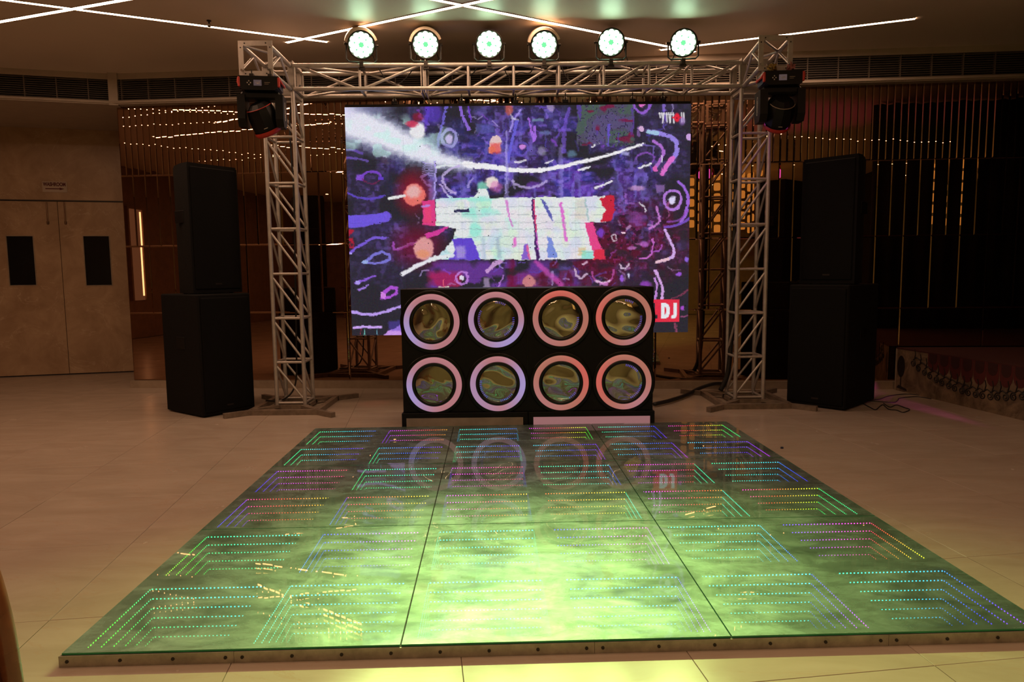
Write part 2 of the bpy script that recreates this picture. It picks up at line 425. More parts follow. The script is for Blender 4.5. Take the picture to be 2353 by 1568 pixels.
# air-vent bulkhead over the mirrors
def bulkhead(name, loc, rz, length, z0, z1, depth, pitch=.335):
    mb = MB()
    mb.box(0, length, -.02, depth, z1 - .065, CEIL)          # top trim
    mb.box(0, length, -.055, depth, z0, z0 + .045)           # moulding
    mb.box(0, length, -.075, 0, z0 + .012, z0 + .030)
    b = tag(mb.build(name, MT['beige'], loc=loc, rz=rz), kind='structure')
    MB().box(0, length, .05, depth, z0 + .04, z1 - .06).build('duct', MT['ventdark'], b)
    s = MB(); h0, h1 = z0 + .05, z1 - .07
    n = 10
    for i in range(n):
        z = h0 + (i + .5) * (h1 - h0) / n
        s.box(0, length, -.012, .016, z - .0028, z + .0028)
    tag(s.build('vent_slats', MT['slat'], b), kind='stuff')
    me = MB().box(-.005, .005, -.016, .02, h0, h1).mesh('vent_mullion', MT['slat'])
    k = .12
    while k < length:
        link('vent_mullion', me, b, (k, 0, 0)); k += pitch
    return b
a = np.array([WX0 * math.cos(WA), WX0 * math.sin(WA), 0]) + WO + Wn * .06
bulkhead('trim_1', a, WA, 7.6 - WX0, 3.46, CEIL - .005, .5)
# the side bulkhead continues towards the left side of the hall
qa, qb = G(0, 156, CEIL), G(262, 191, CEIL)
qa[2] = qb[2] = 0
qb = a.copy()
dr = (qb - qa); dr /= np.linalg.norm(dr)
st = qb - dr * 4.4
bl = bulkhead('trim_2', st, math.atan2(dr[1], dr[0]), 4.4, 3.46, CEIL - .005, .3)
MB().box(4.37, 4.47, -.075, .1, 3.45, CEIL).build('corner_post', MT['beige'], bl)
# soffit behind it reaching back to the door wall
sf = MB()
nb = np.array([-dr[1], dr[0], 0])
q0, q1 = st - dr * .1, qb + dr * .3
sf.add([(q0[0], q0[1], 3.465), (q1[0], q1[1], 3.465), (q1[0] + nb[0] * 3, q1[1] + nb[1] * 3, 3.465), (q0[0] + nb[0] * 3, q0[1] + nb[1] * 3, 3.465)], [(0, 1, 2, 3)])
sf.v += [(x, y, 3.50) for x, y, z in sf.v]; sf.f += [(7, 6, 5, 4)]; sf.m += [0]
tag(sf.build('trim_3', MT['beige']), kind='structure')
# end return of the mirror wall
# ---- door wall
DA, DB = G(0, 868), G(310, 855)
DR = (DB - DA); DR[2] = 0; DR /= np.linalg.norm(DR)
DAZ = math.atan2(DR[1], DR[0])
Dn = np.array([DR[1], -DR[0], 0])
def door_local(px, py):
    p = PL(px, py, DA, Dn) - DA
    return float(p @ DR), float(p[2])
dtop = door_local(200, 462)[1]
xj = door_local(148, 700)[0]
dw = MB().box(-2.6, xj - 1.02, 0, .2, 0, 3.6).box(xj + .98, 3.2, 0, .2, 0, 3.6).box(xj - 1.02, xj + .98, 0, .2, dtop, 3.6)
dwall = tag(dw.build('wall_door_side', MT['wallstone'], loc=DA, rz=DAZ), kind='structure')
MB().box(xj - 1.04, xj + 1.0, -.004, .02, dtop - .012, dtop + .006).build('door_head', MT['bolt'], dwall)
for k, (xa, xb, wpx) in enumerate(((xj - 1.02, xj - .004, ((14, 543), (83, 655))), (xj + .004, xj + .98, ((191, 543), (257, 655))))):
    (w0, zt), (w1, zb) = door_local(*wpx[0]), door_local(*wpx[1])
    d = MB()
    d.box(xa, w0, .008, .05, .015, dtop - .014).box(w1, xb, .008, .05, .015, dtop - .014)
    d.box(w0, w1, .008, .05, .015, zb).box(w0, w1, .008, .05, zt, dtop - .014)
    do = tag(d.build('door_%d' % (k + 1), MT['wallstone'], loc=DA, rz=DAZ), kind='structure')
    MB().box(w0, w1, .02, .03, zb, zt).build('pane', MT['glassdark'], do)
    fm = MB()
    for q in ((w0 - .012, w0, zb - .012, zt + .012), (w1, w1 + .012, zb - .012, zt + .012), (w0, w1, zt, zt + .012), (w0, w1, zb - .012, zb)):
        fm.box(q[0], q[1], .002, .03, q[2], q[3])
    fm.build('pane_frame', MT['plinth'], do)
    bx = xj + (-.13 if k == 0 else .09)
    MB().path([(bx, -.006, dtop - .02), (bx, -.006, dtop - .30)], .008).cbox(bx - .015, bx + .015, -.012, .008, dtop - .33, dtop - .29, .004).build('tower_bolt', MT['brass'], do)
tag(MB().box(-2.6, 3.2, .03, .1, 0, .02).build('trim_4', MT['black'], loc=DA, rz=DAZ), kind='structure')
# washroom sign
(sx0, sz1), (sx1, sz0) = door_local(96.5, 416.5), door_local(155, 442.5)
so = DA + DR * sx0 + np.array([0, 0, sz0]) + Dn * .001
sw, sh = sx1 - sx0, sz1 - sz0
sg = empty('washroom_sign', so, DAZ, 'small white WASHROOM sign with a maroon arrow above the double doors', 'sign')
MB().cbox(0, sw, -.006, 0, 0, sh, .001).build('sign_board', MT['signwhite'], sg)
def text(name, body, parent, loc, size, m, xs=1., rot=(math.pi / 2, 0, 0), bold=.0, align='CENTER'):
    cu = bpy.data.curves.new(name, 'FONT'); cu.body = body; cu.size = size; cu.align_x = align; cu.align_y = 'CENTER'
    cu.extrude = .0008; cu.offset = bold; cu.materials.append(m)
    o = bpy.data.objects.new(name + '_curve', cu); COL.objects.link(o)
    me = bpy.data.meshes.new_from_object(o.evaluated_get(bpy.context.evaluated_depsgraph_get()))
    bpy.data.objects.remove(o)
    o = link(name, me, parent, loc); o.rotation_euler = rot; o.scale = (xs, 1, 1)
    return o
lt = text('lettering', 'WASHROOM', sg, (sw * .5, -.0075, sh * .71), sh * .46, MT['signred'], 1., bold=.003)
_lx = [v.co.x for v in lt.data.vertices]; lt.scale = (sw * .92 / (max(_lx) - min(_lx)), 1, 1)
MB().prism([(.12 * sw, .27 * sh), (.70 * sw, .27 * sh), (.70 * sw, .20 * sh), (.90 * sw, .31 * sh), (.70 * sw, .43 * sh), (.70 * sw, .36 * sh), (.12 * sw, .36 * sh)], .006, .0075,
           T=Matrix(((1, 0, 0, 0), (0, 0, -1, 0), (0, 1, 0, 0), (0, 0, 0, 1)))).build('arrow', MT['signred'], sg)

# ------------------------------------------------------------------ ceiling light lines
def strip(pa, pb, label, w=.045, group=None):
    A, B = Vector(pa), Vector(pb); d = (B - A).normalized(); n = Vector((-d.y, d.x, 0)) * w / 2
    s = empty('ceiling_light_line', ((A + B) / 2), 0, label, 'light', group)
    mb = MB(); c = (A + B) / 2
    q = [A - c - n, B - c - n, B - c + n, A - c + n]
    z0 = -.0045
    mb.add([(p.x, p.y, z0) for p in q], [(3, 2, 1, 0)]).build('diffuser', MT['strip'], s)
    fr = MB()
    for sg_ in (1, -1):
        e = n * sg_; o = n.normalized() * .007 * sg_
        a0, b0 = A - c + e, B - c + e
        vs = [a0, b0, b0 + o, a0 + o]
        fr.add([(p.x, p.y, -.006) for p in vs] + [(p.x, p.y, .002) for p in vs], [(0, 1, 2, 3), (7, 6, 5, 4), (0, 1, 5, 4), (1, 2, 6, 5), (2, 3, 7, 6), (3, 0, 4, 7)])
    fr.build('channel', MT['beige'], s)
    return s
def cpt(px, py):
    p = G(px, py, CEIL); return Vector((p[0], p[1], CEIL))
def ext(a, b, k0=0., k1=0.):
    a, b = cpt(*a), cpt(*b); d = b - a; return a - d * k0, b + d * k1
sg1 = [(ext((160, 18.5), (752, 95.5), .55), 'long warm light line meeting a crossing line above the left speakers'),
       (ext((0, 49), (272, 1), .25, .65), 'short warm light line crossing another over the washroom doors'),
       (ext((658, 97), (1062, 11), 0, .45), 'warm light line starting over the truss corner by the washroom side'),
       (ext((1112, 21), (1597, 118.5), .55), 'warm light line running behind the row of green par lights'),
       (ext((1518, 114), (2103, 42), 0, 0), 'warm light line passing over the truss corner by the dark wall')]
LAB = ['warm light line ending in a crossing above the speaker stack by the washroom doors',
       'warm light line crossing the longer one on the ceiling before the washroom doors',
       'warm light line rising from the truss corner on the washroom side over the par lights',
       'warm light line running behind the green par lights towards the truss corner at the dark wall',
       'warm light line passing above the truss corner beside the dark end of the mirror wall']
for (ab, _), lb in zip(sg1, LAB): strip(ab[0], ab[1], lb)
for k, (p, q) in enumerate((((-6.8, 5.2), (-3.3, 5.75)), ((-5.2, 4.1), (-1.6, 2.2)), ((-3.4, 1.6), (1.2, 3.6)), ((.4, 3.9), (3.6, 1.3)),
                            ((-1.2, .2), (2.6, -1.6)))):
    strip((p[0], p[1], CEIL), (q[0], q[1], CEIL), 'warm light line of the zigzag on the hall ceiling seen in the mirrors', group='light lines over the hall floor')
# sprinkler
p = cpt(480, 47)
spk = empty('ceiling_sprinkler', p, 0, 'tiny dark fire sprinkler on the plain ceiling beside the long light line', 'sprinkler')
MB().lathe([(.0, 0), (.022, 0), (.02, -.008), (.008, -.01), (.008, -.03), (0, -.03)], 16).build('escutcheon', MT['bolt'], spk)
MB().path([(-.012, 0, -.03), (-.014, 0, -.045), (0, 0, -.056), (.014, 0, -.045), (.012, 0, -.03)], .002, 6).lathe([(0, -.056), (.018, -.056), (.018, -.059), (0, -.059)], 12).build('deflector', MT['bolt'], spk)

# ------------------------------------------------------------------ dance floor
FT = .05
DX, DYY, DRZ = .1914, 2.4451, .02884
df = empty('dance_floor', (DX, DYY, 0), DRZ, 'low glass dance floor of nine panels with rows of coloured LED dots', 'dance floor')
U = 1.22
def hs(h, s=.86, v=1.): return np.array(lin(colorsys.hsv_to_rgb((h % 360) / 360, s, v)))
HUE = {  # (row from the booth = 6, column): back strip from, to; side strip from (back), to (front)
 (6, 1): (152, 228, 150, 150), (6, 2): (282, 395, 275, 270), (6, 3): (165, 222, 190, 200), (6, 4): (295, 440, 120, 140), (6, 5): (150, 236, 235, 265), (6, 6): (300, 440, 140, 150),
 (5, 1): (165, 268, 155, 150), (5, 2): (200, 265, 160, 150), (5, 3): (172, 262, 160, 150), (5, 4): (190, 262, 265, 280), (5, 5): (185, 245, 260, 290), (5, 6): (190, 262, 265, 290),
 (4, 1): (282, 350, 265, 240), (4, 2): (152, 166, 150, 145), (4, 3): (295, 350, 265, 240), (4, 4): (152, 186, 215, 240), (4, 5): (270, 352, 160, 160), (4, 6): (152, 198, 215, 245),
 (3, 1): (330, 405, 275, 240), (3, 2): (340, 410, 265, 215), (3, 3): (290, 400, 270, 210), (3, 4): (10, 50, 165, 185), (3, 5): (285, 390, 170, 160), (3, 6): (310, 440, 145, 150),
 (2, 1): (148, 172, 145, 80), (2, 2): (238, 305, 225, 215), (2, 3): (170, 182, 170, 180), (2, 4): (240, 310, 290, 280), (2, 5): (164, 186, 190, 235), (2, 6): (245, 330, 345, 430),
 (1, 1): (150, 192, 150, 105), (1, 2): (178, 205, 170, 160), (1, 3): (172, 186, 170, 160), (1, 4): (180, 208, 255, 280), (1, 5): (165, 192, 240, 290), (1, 6): (155, 208, 215, 272)}
mar = .052                                                # frame margin of a cell
CS = U / 2 - 2 * mar
ZM, ZL, ZG = .006, .028, .042
def led_mesh(r, c):
    h0, h1, a0, a1 = HUE[(r, c)]
    vs, fs, cols = [], [], []
    n = 30
    x0, x1, y0, y1 = -CS / 2, CS / 2, -CS / 2, CS / 2
    e = .0015
    for side in range(4):
        for k in range(n):
            f = (k + .5) / n
            if side == 0: px, py, tx, ty = x0 + f * CS, y1 - e, 1, 0; hue = h0 + (h1 - h0) * f
            elif side == 1: px, py, tx, ty = x0 + e, y1 - f * CS, 0, 1; hue = a0 + (a1 - a0) * f
            elif side == 2: px, py, tx, ty = x1 - e, y1 - f * CS, 0, 1; hue = a0 + (a1 - a0) * f
            else: px, py, tx, ty = x0 + f * CS, y0 + e, 1, 0; hue = a1 + (h0 - a1) * f * .3
            b = len(vs); w, hh = .0030, .0024
            vs += [(px - tx * w, py - ty * w, ZL - hh), (px + tx * w, py + ty * w, ZL - hh), (px + tx * w, py + ty * w, ZL + hh), (px - tx * w, py - ty * w, ZL + hh)]
            fs.append((b, b + 1, b + 2, b + 3)); cols.append(hs(hue, .82))
    me = bpy.data.meshes.new('led_strip'); me.from_pydata(vs, [], fs); me.materials.append(MT['led']); set_cols(me, cols)
    return me
mir_me = MB().box(-CS / 2 - .004, CS / 2 + .004, -CS / 2 - .004, CS / 2 + .004, .001, ZM).mesh('cell_mirror', MT['cellmirror'])
hg = .003
gl_me = MB()
q = [(-U / 2 + hg, -U / 2 + hg), (U / 2 - hg, -U / 2 + hg), (U / 2 - hg, U / 2 - hg), (-U / 2 + hg, U / 2 - hg)]
gl_me.add([(x, y, FT) for x, y in q], [(0, 1, 2, 3)], 0)
gl_me.add([(x, y, z) for z in (ZG, FT - .0002) for x, y in q], [(i, (i + 1) % 4, 4 + (i + 1) % 4, 4 + i) for i in range(4)], 1)
gl_mesh = gl_me.mesh('glass_panel', [MT['glass'], MT['glassedge']])
fr_me = MB()
hb = U / 2 - .001
for x0, x1 in ((-hb, -U / 2 + mar), (-mar, mar), (U / 2 - mar, hb)): fr_me.box(x0, x1, -hb, hb, .001, ZG)
for y0, y1 in ((-hb, -U / 2 + mar), (-mar, mar), (U / 2 - mar, hb)):
    fr_me.box(-U / 2 + mar, -mar, y0, y1, .001, ZG); fr_me.box(mar, U / 2 - mar, y0, y1, .001, ZG)
fr_mesh = fr_me.mesh('cell_frame', MT['frame'])
for i in range(3):
    for j in range(3):
        cx, cyy = (i - 1) * U, (j + .5) * U
        link('cell_frame', fr_mesh, df, (cx, cyy, 0))
        g = link('glass_panel', gl_mesh, df, (cx, cyy, 0))
        for a in range(2):
            for b in range(2):
                l = ((a - .5) * U / 2, (b - .5) * U / 2, 0)
                link('cell_mirror', mir_me, g, l)
                tag(link('led_strip', led_mesh(j * 2 + b + 1, i * 2 + a + 1), g, l), kind='stuff')
# edging: segments with bolt heads
def to_df(px, py, z=FT):
    p = G(px, py, z); dx, dy = p[0] - DX, p[1] - DYY
    c, s = math.cos(DRZ), math.sin(DRZ); return dx * c + dy * s, -dx * s + dy * c
cuts = [-1.5 * U - .006] + [to_df(x, y, .03)[0] for x, y in ((536, 1508), (1370, 1497), (2045, 1470))] + [1.5 * U + .006]
bolt_me = MB().lathe([(0, 0), (.0065, 0), (.006, .003), (.003, .004), (0, .004)], 12).mesh('bolt', MT['bolt']); smooth_mesh(bolt_me)
def edging(x0, x1, place, rz):
    s = MB().box(x0 + .0006, x1 - .0006, -.0045, 0, .0, ZG).build('edge_trim', MT['trim'], df)
    s.location = place; s.rotation_euler = (0, 0, rz)
    n = max(2, round((x1 - x0) / .175)); 
    for k in range(n):
        b = link('bolt', bolt_me, s, (x0 + .03 + (x1 - x0 - .06) * k / (n - 1), -.0045, .022)); b.rotation_euler = (math.pi / 2, 0, 0)
for a, b in zip(cuts, cuts[1:]): edging(a, b, (0, -.0005, 0), 0)
for a, b in ((-1.83, -.6), (-.6, .62), (.62, 1.83)):
    edging(a, b, (1.5 * U + .0005, 1.5 * U, 0), math.pi / 2)
    edging(a, b, (-1.5 * U - .0005, 1.5 * U, 0), -math.pi / 2)
    edging(a, b, (0, 3 * U + .0005, 0), math.pi)

# ------------------------------------------------------------------ DJ booth
BY = 6.16
bx0, bx1 = D(927, 940, BY)[0], D(1500, 930, BY)[0]
BW = bx1 - bx0
bh = (D(918, 668, BY)[2] + D(1503, 656, BY)[2]) / 2
bz = (D(928, 950, BY)[2] + D(1500, 942, BY)[2]) / 2          # top of the plinth part
booth = empty('dj_booth', ((bx0 + bx1) / 2, BY, 0), .002, 'black DJ booth front with eight glowing rings around wrinkled mirror discs', 'dj booth')
for s in (-1, 1):
    xa, xb = (-BW / 2, -.001) if s < 0 else (.001, BW / 2)
    cb = MB().cbox(xa, xb, 0, .55, bz, bh, .004).build('cabinet', MT['boothblack'], booth)
    pb = MB().cbox(xa - (.012 if s < 0 else 0), xb + (.012 if s > 0 else 0), -.03, .55, 0, bz, .004).build('plinth_box', MT['boothblack'], booth)
    me = MB().box(xa + (.03 if s < 0 else .045), xb - (.045 if s < 0 else .03), -.035, -.029, .03, bz - .045)
    if s < 0: me.build('light_panel', MT['panel_off'], pb)
    else:
        o = me.build('light_panel', MT['ringlit'], pb); set_cols(o.data, [lin((.56, .38, .39))] * 6)
        tag(o, 'pink lit panel')
RC = [[(992, 740), (1140, 735), (1288, 732), (1433, 730)], [(998, 884), (1144, 882), (1289, 880), (1433, 878)]]
def colr(k, row, ang):
    """lavender to pink round the rings, salmon at the dark-wall end"""
    pink, lav, sal, red = np.array([.76, .50, .53]), np.array([.70, .62, .86]), np.array([.74, .46, .40]), np.array([.86, .40, .36])
    c = math.cos
    if k == 0: w = max(0, c(ang - math.radians(205))) ** 2; return pink * (1 - w) + lav * w
    if k == 1: w = max(0, c(ang - math.radians(-60 if row == 0 else -5))) ** 1.5; w = max(w, .6 * max(0, c(ang - math.radians(200)))); return pink * (1 - w) + lav * w
    if k == 2: w = max(0, c(ang - math.radians(20 if row else 100))) ** 2; v = max(0, c(ang - math.radians(225))) ** 2; return (sal * (1 - w) + red * w) * (1 - .6 * v) + pink * .6 * v
    w = max(0, c(ang - math.radians(175))) ** 2; v = max(0, c(ang - math.radians(-55))) ** 3; return (sal * (1 - w) + red * w) * (1 - v) + pink * v
RR = 64 / F * (BY * cp + .6 * sp) * 1.0
def disc_mesh(seed, amp):
    rg = np.random.default_rng(seed)
    R = RR * .665; nr, na = 26, 64
    waves = [(rg.normal(0, 1, 2) * f, rg.uniform(0, 6.28), amp * a) for f, a in ((9, 1.), (14, .7), (20, .5), (30, .22)) for _ in range(2)]
    vs, fs = [(0, 0, 0)], []
    for i in range(1, nr + 1):
        for k in range(na):
            a = 2 * math.pi * k / na; r = R * i / nr; vs.append((r * math.cos(a), 0, r * math.sin(a)))
    V = np.array(vs)
    rr = np.hypot(V[:, 0], V[:, 2]) / R
    h = sum(A * np.sin(V[:, 0] * d[0] + V[:, 2] * d[1] + ph + 1.2 * np.sin(V[:, 2] * d[0] * .6 + ph)) for d, ph, A in waves)
    V[:, 1] = h * (1 - rr ** 4) - .010 * (1 - rr ** 2)
    for k in range(na): fs.append((0, 1 + k, 1 + (k + 1) % na))
    for i in range(nr - 1):
        for k in range(na): fs.append((1 + i * na + k, 1 + (i + 1) * na + k, 1 + (i + 1) * na + (k + 1) % na, 1 + i * na + (k + 1) % na))
    me = bpy.data.meshes.new('mirror_disc'); me.from_pydata([tuple(p) for p in V], [], fs)
    me.polygons.foreach_set('use_smooth', [True] * len(fs)); me.materials.append(MT['mylar']); return me
TY = Matrix(((1, 0, 0, 0), (0, 0, 1, 0), (0, -1, 0, 0), (0, 0, 0, 1))).transposed()     # z axis of a lathe to -y
TY = Matrix(((1, 0, 0, 0), (0, 0, -1, 0), (0, 1, 0, 0), (0, 0, 0, 1)))
LEDARC = {(0, 1): ((150, 230), (300, 375), (60, 100)), (1, 1): ((170, 240), (280, 330)), (0, 2): ((-40, 10),), (1, 2): ((-60, -30),), (0, 3): ((-50, 15), (60, 90)), (1, 3): ((-65, 0), (40, 90))}
for row in range(2):
    for k in range(4):
        px, py = RC[row][k]
        p = D(px, py, BY); cx, cz = p[0] - booth.location.x, p[2]
        flg = MB().lathe([(RR * .98, 0), (RR * 1.13, 0), (RR * 1.13, .010), (RR * 1.10, .014), (RR * .98, .010)], 64, T=TY).build('ring_flange', MT['flange'], booth, True, (cx, 0, cz))
        prof = [(RR, .0), (RR, .012), (RR * .975, .019), (RR * .90, .022), (RR * .83, .019), (RR * .80, .012), (RR * .80, 0)]
        rl = MB().lathe(prof, 72, T=TY).build('light_ring', MT['ringlit'], booth, True, (cx, 0, cz))
        n, m = 72, len(prof) - 1
        shade = [.95, 1.08, 1.02, .93, .86, .8]
        set_cols(rl.data, [lin(np.clip(colr(k, row, 2 * math.pi * (q + .5) / n) * (.90 + .10 * shade[i]), 0, 1)) * .76 for i in range(m) for q in range(n)])
        MB().lathe([(RR * .80, 0), (RR * .80, .013), (RR * .77, .017), (RR * .70, .016), (RR * .665, .006), (RR * .665, 0)], 64, T=TY).build('inner_rim', MT['boothring'], booth, True, (cx, 0, cz))
        dm = link('mirror_disc', disc_mesh(row * 4 + k + 3, .0042 if row == 0 else .0026), booth, (cx, -.006, cz))
        arcs = LEDARC.get((row, k))
        if arcs:
            vs, fs = [], []
            for a0, a1 in arcs:
                for q_ in range(int((a1 - a0) / 6)):
                    a = math.radians(a0 + 6 * q_)
                    for rr_, w in ((.640, .016), (.600, .010)):
                        r = RR * rr_; b = len(vs)
                        for (dr_, dt) in ((-w * RR, -.0015), (w * RR, -.0015), (w * RR, .0015), (-w * RR, .0015)):
                            vs.append(((r + dr_) * math.cos(a) - dt * math.sin(a), -.0085, (r + dr_) * math.sin(a) + dt * math.cos(a)))
                        fs.append((b, b + 1, b + 2, b + 3))
            me = bpy.data.meshes.new('led_dots'); me.from_pydata(vs, [], fs)
            if 'bluedot' not in MT: MT['bluedot'] = emit('blue_led', (.13, .11, 1.), 1.0, 'NONE')
            me.materials.append(MT['bluedot']); tag(link('led_dots', me, dm), kind='stuff')
MB().box(-.004, .004, -.004, 0, bz, bh - .004).build('centre_seam', MT['flange'], booth)

# ------------------------------------------------------------------ LED screen
SY = 7.41
TL, TR, BL_, BR_ = D(793, 248, SY), D(1586, 237, SY), D(808, 772, SY), D(1583, 763, SY)
scx0, scx1 = (TL[0] + BL_[0]) / 2, (TR[0] + BR_[0]) / 2
scz0, scz1 = (BL_[2] + BR_[2]) / 2, (TL[2] + TR[2]) / 2
SW, SH = scx1 - scx0, scz1 - scz0
NX, NZ, NP = 6, 4, 64
# ---- paint the picture on the pixel grid, in photo coordinates
uu, vv = np.meshgrid((np.arange(NX * NP) + .5) / (NX * NP), (np.arange(NZ * NP) + .5) / (NZ * NP))   # v down
xl = 793 + 15 * vv; xr = 1586 - 3 * vv
XP = xl + (xr - xl) * uu
YP = (248 + (237 - 248) * uu) * (1 - vv) + (772 + (763 - 772) * uu) * vv
XP0, YP0 = XP.copy(), YP.copy()
rg = np.random.default_rng(11)
IMG = np.ones(XP.shape + (3,)) * (np.array([46, 42, 50]) / 255)
def blend(a, c):
    global IMG
    IMG = IMG * (1 - a[..., None]) + np.asarray(c, float) / (255. if np.max(c) > 1 else 1.) * a[..., None]
def vnoise(sx, sy, seed):
    g = np.random.default_rng(seed); ny, nx = int(600 / sy) + 3, int(860 / sx) + 3
    t = g.random((ny, nx)); fx, fy = (XP - 780) / sx, (YP - 225) / sy
    i, j = fx.astype(int), fy.astype(int); a, b = fx - i, fy - j; a = a * a * (3 - 2 * a); b = b * b * (3 - 2 * b)
    return (t[j, i] * (1 - a) + t[j, i + 1] * a) * (1 - b) + (t[j + 1, i] * (1 - a) + t[j + 1, i + 1] * a) * b
def blocks(sx, sy, seed):
    g = np.random.default_rng(seed); t = g.random((int(600 / sy) + 3, int(860 / sx) + 3))
    return t[((YP - 225) / sy).astype(int), ((XP - 780) / sx).astype(int)]
def ell(cx, cy_, rx, ry, soft=.15):
    d = np.sqrt(((XP - cx) / rx) ** 2 + ((YP - cy_) / ry) ** 2); return np.clip((1 - d) / soft + .5, 0, 1)
def rect(x0, x1, y0, y1, soft=1.5):
    return np.clip(np.minimum(np.minimum(XP - x0, x1 - XP), np.minimum(YP - y0, y1 - YP)) / soft + .5, 0, 1)
def stroke(pts, w, c, al=1., soft=1.6, w1=None):
    best = np.full(XP.shape, 1e9)
    n = len(pts) - 1; w1 = w if w1 is None else w1
    for i in range(n):
        (ax, ay), (bx, by) = pts[i], pts[i + 1]
        L = (bx - ax) ** 2 + (by - ay) ** 2 + 1e-9
        t = np.clip(((XP - ax) * (bx - ax) + (YP - ay) * (by - ay)) / L, 0, 1)
        ww = w + (w1 - w) * (i + t) / n
        best = np.minimum(best, np.hypot(XP - ax - t * (bx - ax), YP - ay - t * (by - ay)) - ww / 2)
    blend(np.clip(.5 - best / soft, 0, 1) * al, c)
def ring(cx, cy_, rx, ry, w, c, al=1., a0=0, a1=360):
    pts = [(cx + rx * math.cos(math.radians(a)), cy_ - ry * math.sin(math.radians(a))) for a in np.linspace(a0, a1, 22)]
    stroke(pts, w, c, al)
def poly(pts, c, al=1., soft=1.5):
    ins = np.zeros(XP.shape, bool); dist = np.full(XP.shape, 1e9)
    n = len(pts)
    for i in range(n):
        (ax, ay), (bx, by) = pts[i], pts[(i + 1) % n]
        if ay != by:
            cond = ((ay > YP) != (by > YP)) & (XP < (bx - ax) * (YP - ay) / (by - ay) + ax); ins ^= cond
        t = np.clip(((XP - ax) * (bx - ax) + (YP - ay) * (by - ay)) / ((bx - ax) ** 2 + (by - ay) ** 2 + 1e-9), 0, 1)
        dist = np.minimum(dist, np.hypot(XP - ax - t * (bx - ax), YP - ay - t * (by - ay)))
    blend(np.clip(np.where(ins, dist, -dist) / soft + .5, 0, 1) * al, c)
XP = XP0 + (blocks(7, 5, 50) - .5) * 3.2 + (vnoise(22, 18, 51) - .5) * 3.5; YP = YP0 + (blocks(6, 6, 52) - .5) * 2.4 + (vnoise(20, 22, 53) - .5) * 3
PUR, BLU, LAVc, VIO, WHT, PNK, RED, CYA, MAG, DRD = (98, 62, 190), (66, 62, 178), (170, 150, 235), (118, 66, 214), (232, 230, 236), (214, 96, 190), (205, 40, 66), (140, 228, 210), (176, 58, 170), (104, 24, 48)
# purple clouds and blocks in the middle and towards the dark-wall side
m1 = np.clip((vnoise(60, 50, 1) - .42) * 4, 0, 1) * np.clip(1 - np.abs(XP - 1190) / 420, 0, 1) ** .6 * np.clip(1.25 - np.abs(YP - 430) / 240, 0, 1)
blend(m1 * .55 * (.4 + .6 * blocks(9, 7, 2)), PUR)
m2 = np.clip((vnoise(34, 30, 3) - .5) * 5, 0, 1) * ell(1200, 400, 260, 130, .7)
blend(m2 * .6, BLU)
m3 = np.clip((vnoise(26, 22, 5) - .5) * 5, 0, 1) * ell(1290, 440, 190, 70, .6)
blend(m3 * .65, (112, 60, 176))
m4 = ell(1450, 545, 130, 85, .9) * (.3 + .7 * np.clip((vnoise(18, 16, 6) - .32) * 4, 0, 1))
blend(m4 * .72, DRD)
m5 = rect(985, 1330, 596, 672, 18) * np.clip((vnoise(28, 18, 8) - .3) * 4, 0, 1)
blend(m5 * .75, (116, 58, 168))
blend(rect(985, 1060, 622, 672, 12) * np.clip((vnoise(30, 22, 9) - .35) * 5, 0, 1) * .8, (170, 36, 84))
blend(rect(1170, 1420, 590, 672, 16) * np.clip((vnoise(26, 20, 10) - .45) * 5, 0, 1) * .7, DRD)
bsmall = blocks(6, 5, 12)
reg = np.clip(m1 + m2 + m3, 0, 1)
blend((bsmall > .8) * reg * .16, LAVc); blend((bsmall < .2) * reg * .25, (44, 34, 62))
blend(np.clip((vnoise(11, 9, 60) - .6) * 6, 0, 1) * np.clip(reg * 1.6, 0, 1) * .55, (132, 100, 214)); blend(np.clip((vnoise(14, 12, 61) - .62) * 6, 0, 1) * np.clip(reg * 1.6, 0, 1) * .6, (46, 36, 60))
blend(np.clip((vnoise(8, 30, 62) - .66) * 7, 0, 1) * reg * .5, (120, 112, 200)); blend(np.clip((vnoise(20, 6, 63) - .66) * 7, 0, 1) * reg * .45, (88, 70, 160))
_r = random.Random(5)
for _k in range(150):
    x_, y_ = _r.uniform(960, 1560), _r.uniform(245, 665)
    if 985 < x_ < 1400 and 440 < y_ < 600: continue
    a_ = _r.uniform(0, 6.28); l_ = _r.uniform(5, 15); b_ = _r.uniform(-.9, .9)
    far = x_ > 1400 and y_ > 450
    c_p = _r.choice(((150, 70, 160), (176, 90, 150), (120, 30, 60), (190, 150, 200))) if far else _r.choice(((110, 80, 200), (140, 110, 220), (84, 70, 180), (180, 160, 226), (130, 70, 190)))
    stroke([(x_, y_), (x_ + l_ * math.cos(a_), y_ + l_ * math.sin(a_)), (x_ + l_ * math.cos(a_) + l_ * math.cos(a_ + b_), y_ + l_ * math.sin(a_) + l_ * math.sin(a_ + b_))], _r.uniform(2, 5), c_p, _r.uniform(.3, .75))
blend((blocks(5, 5, 13) > .86) * m4 * .35, (170, 60, 150)); blend((blocks(7, 6, 14) < .22) * m4 * .7, (44, 28, 40))
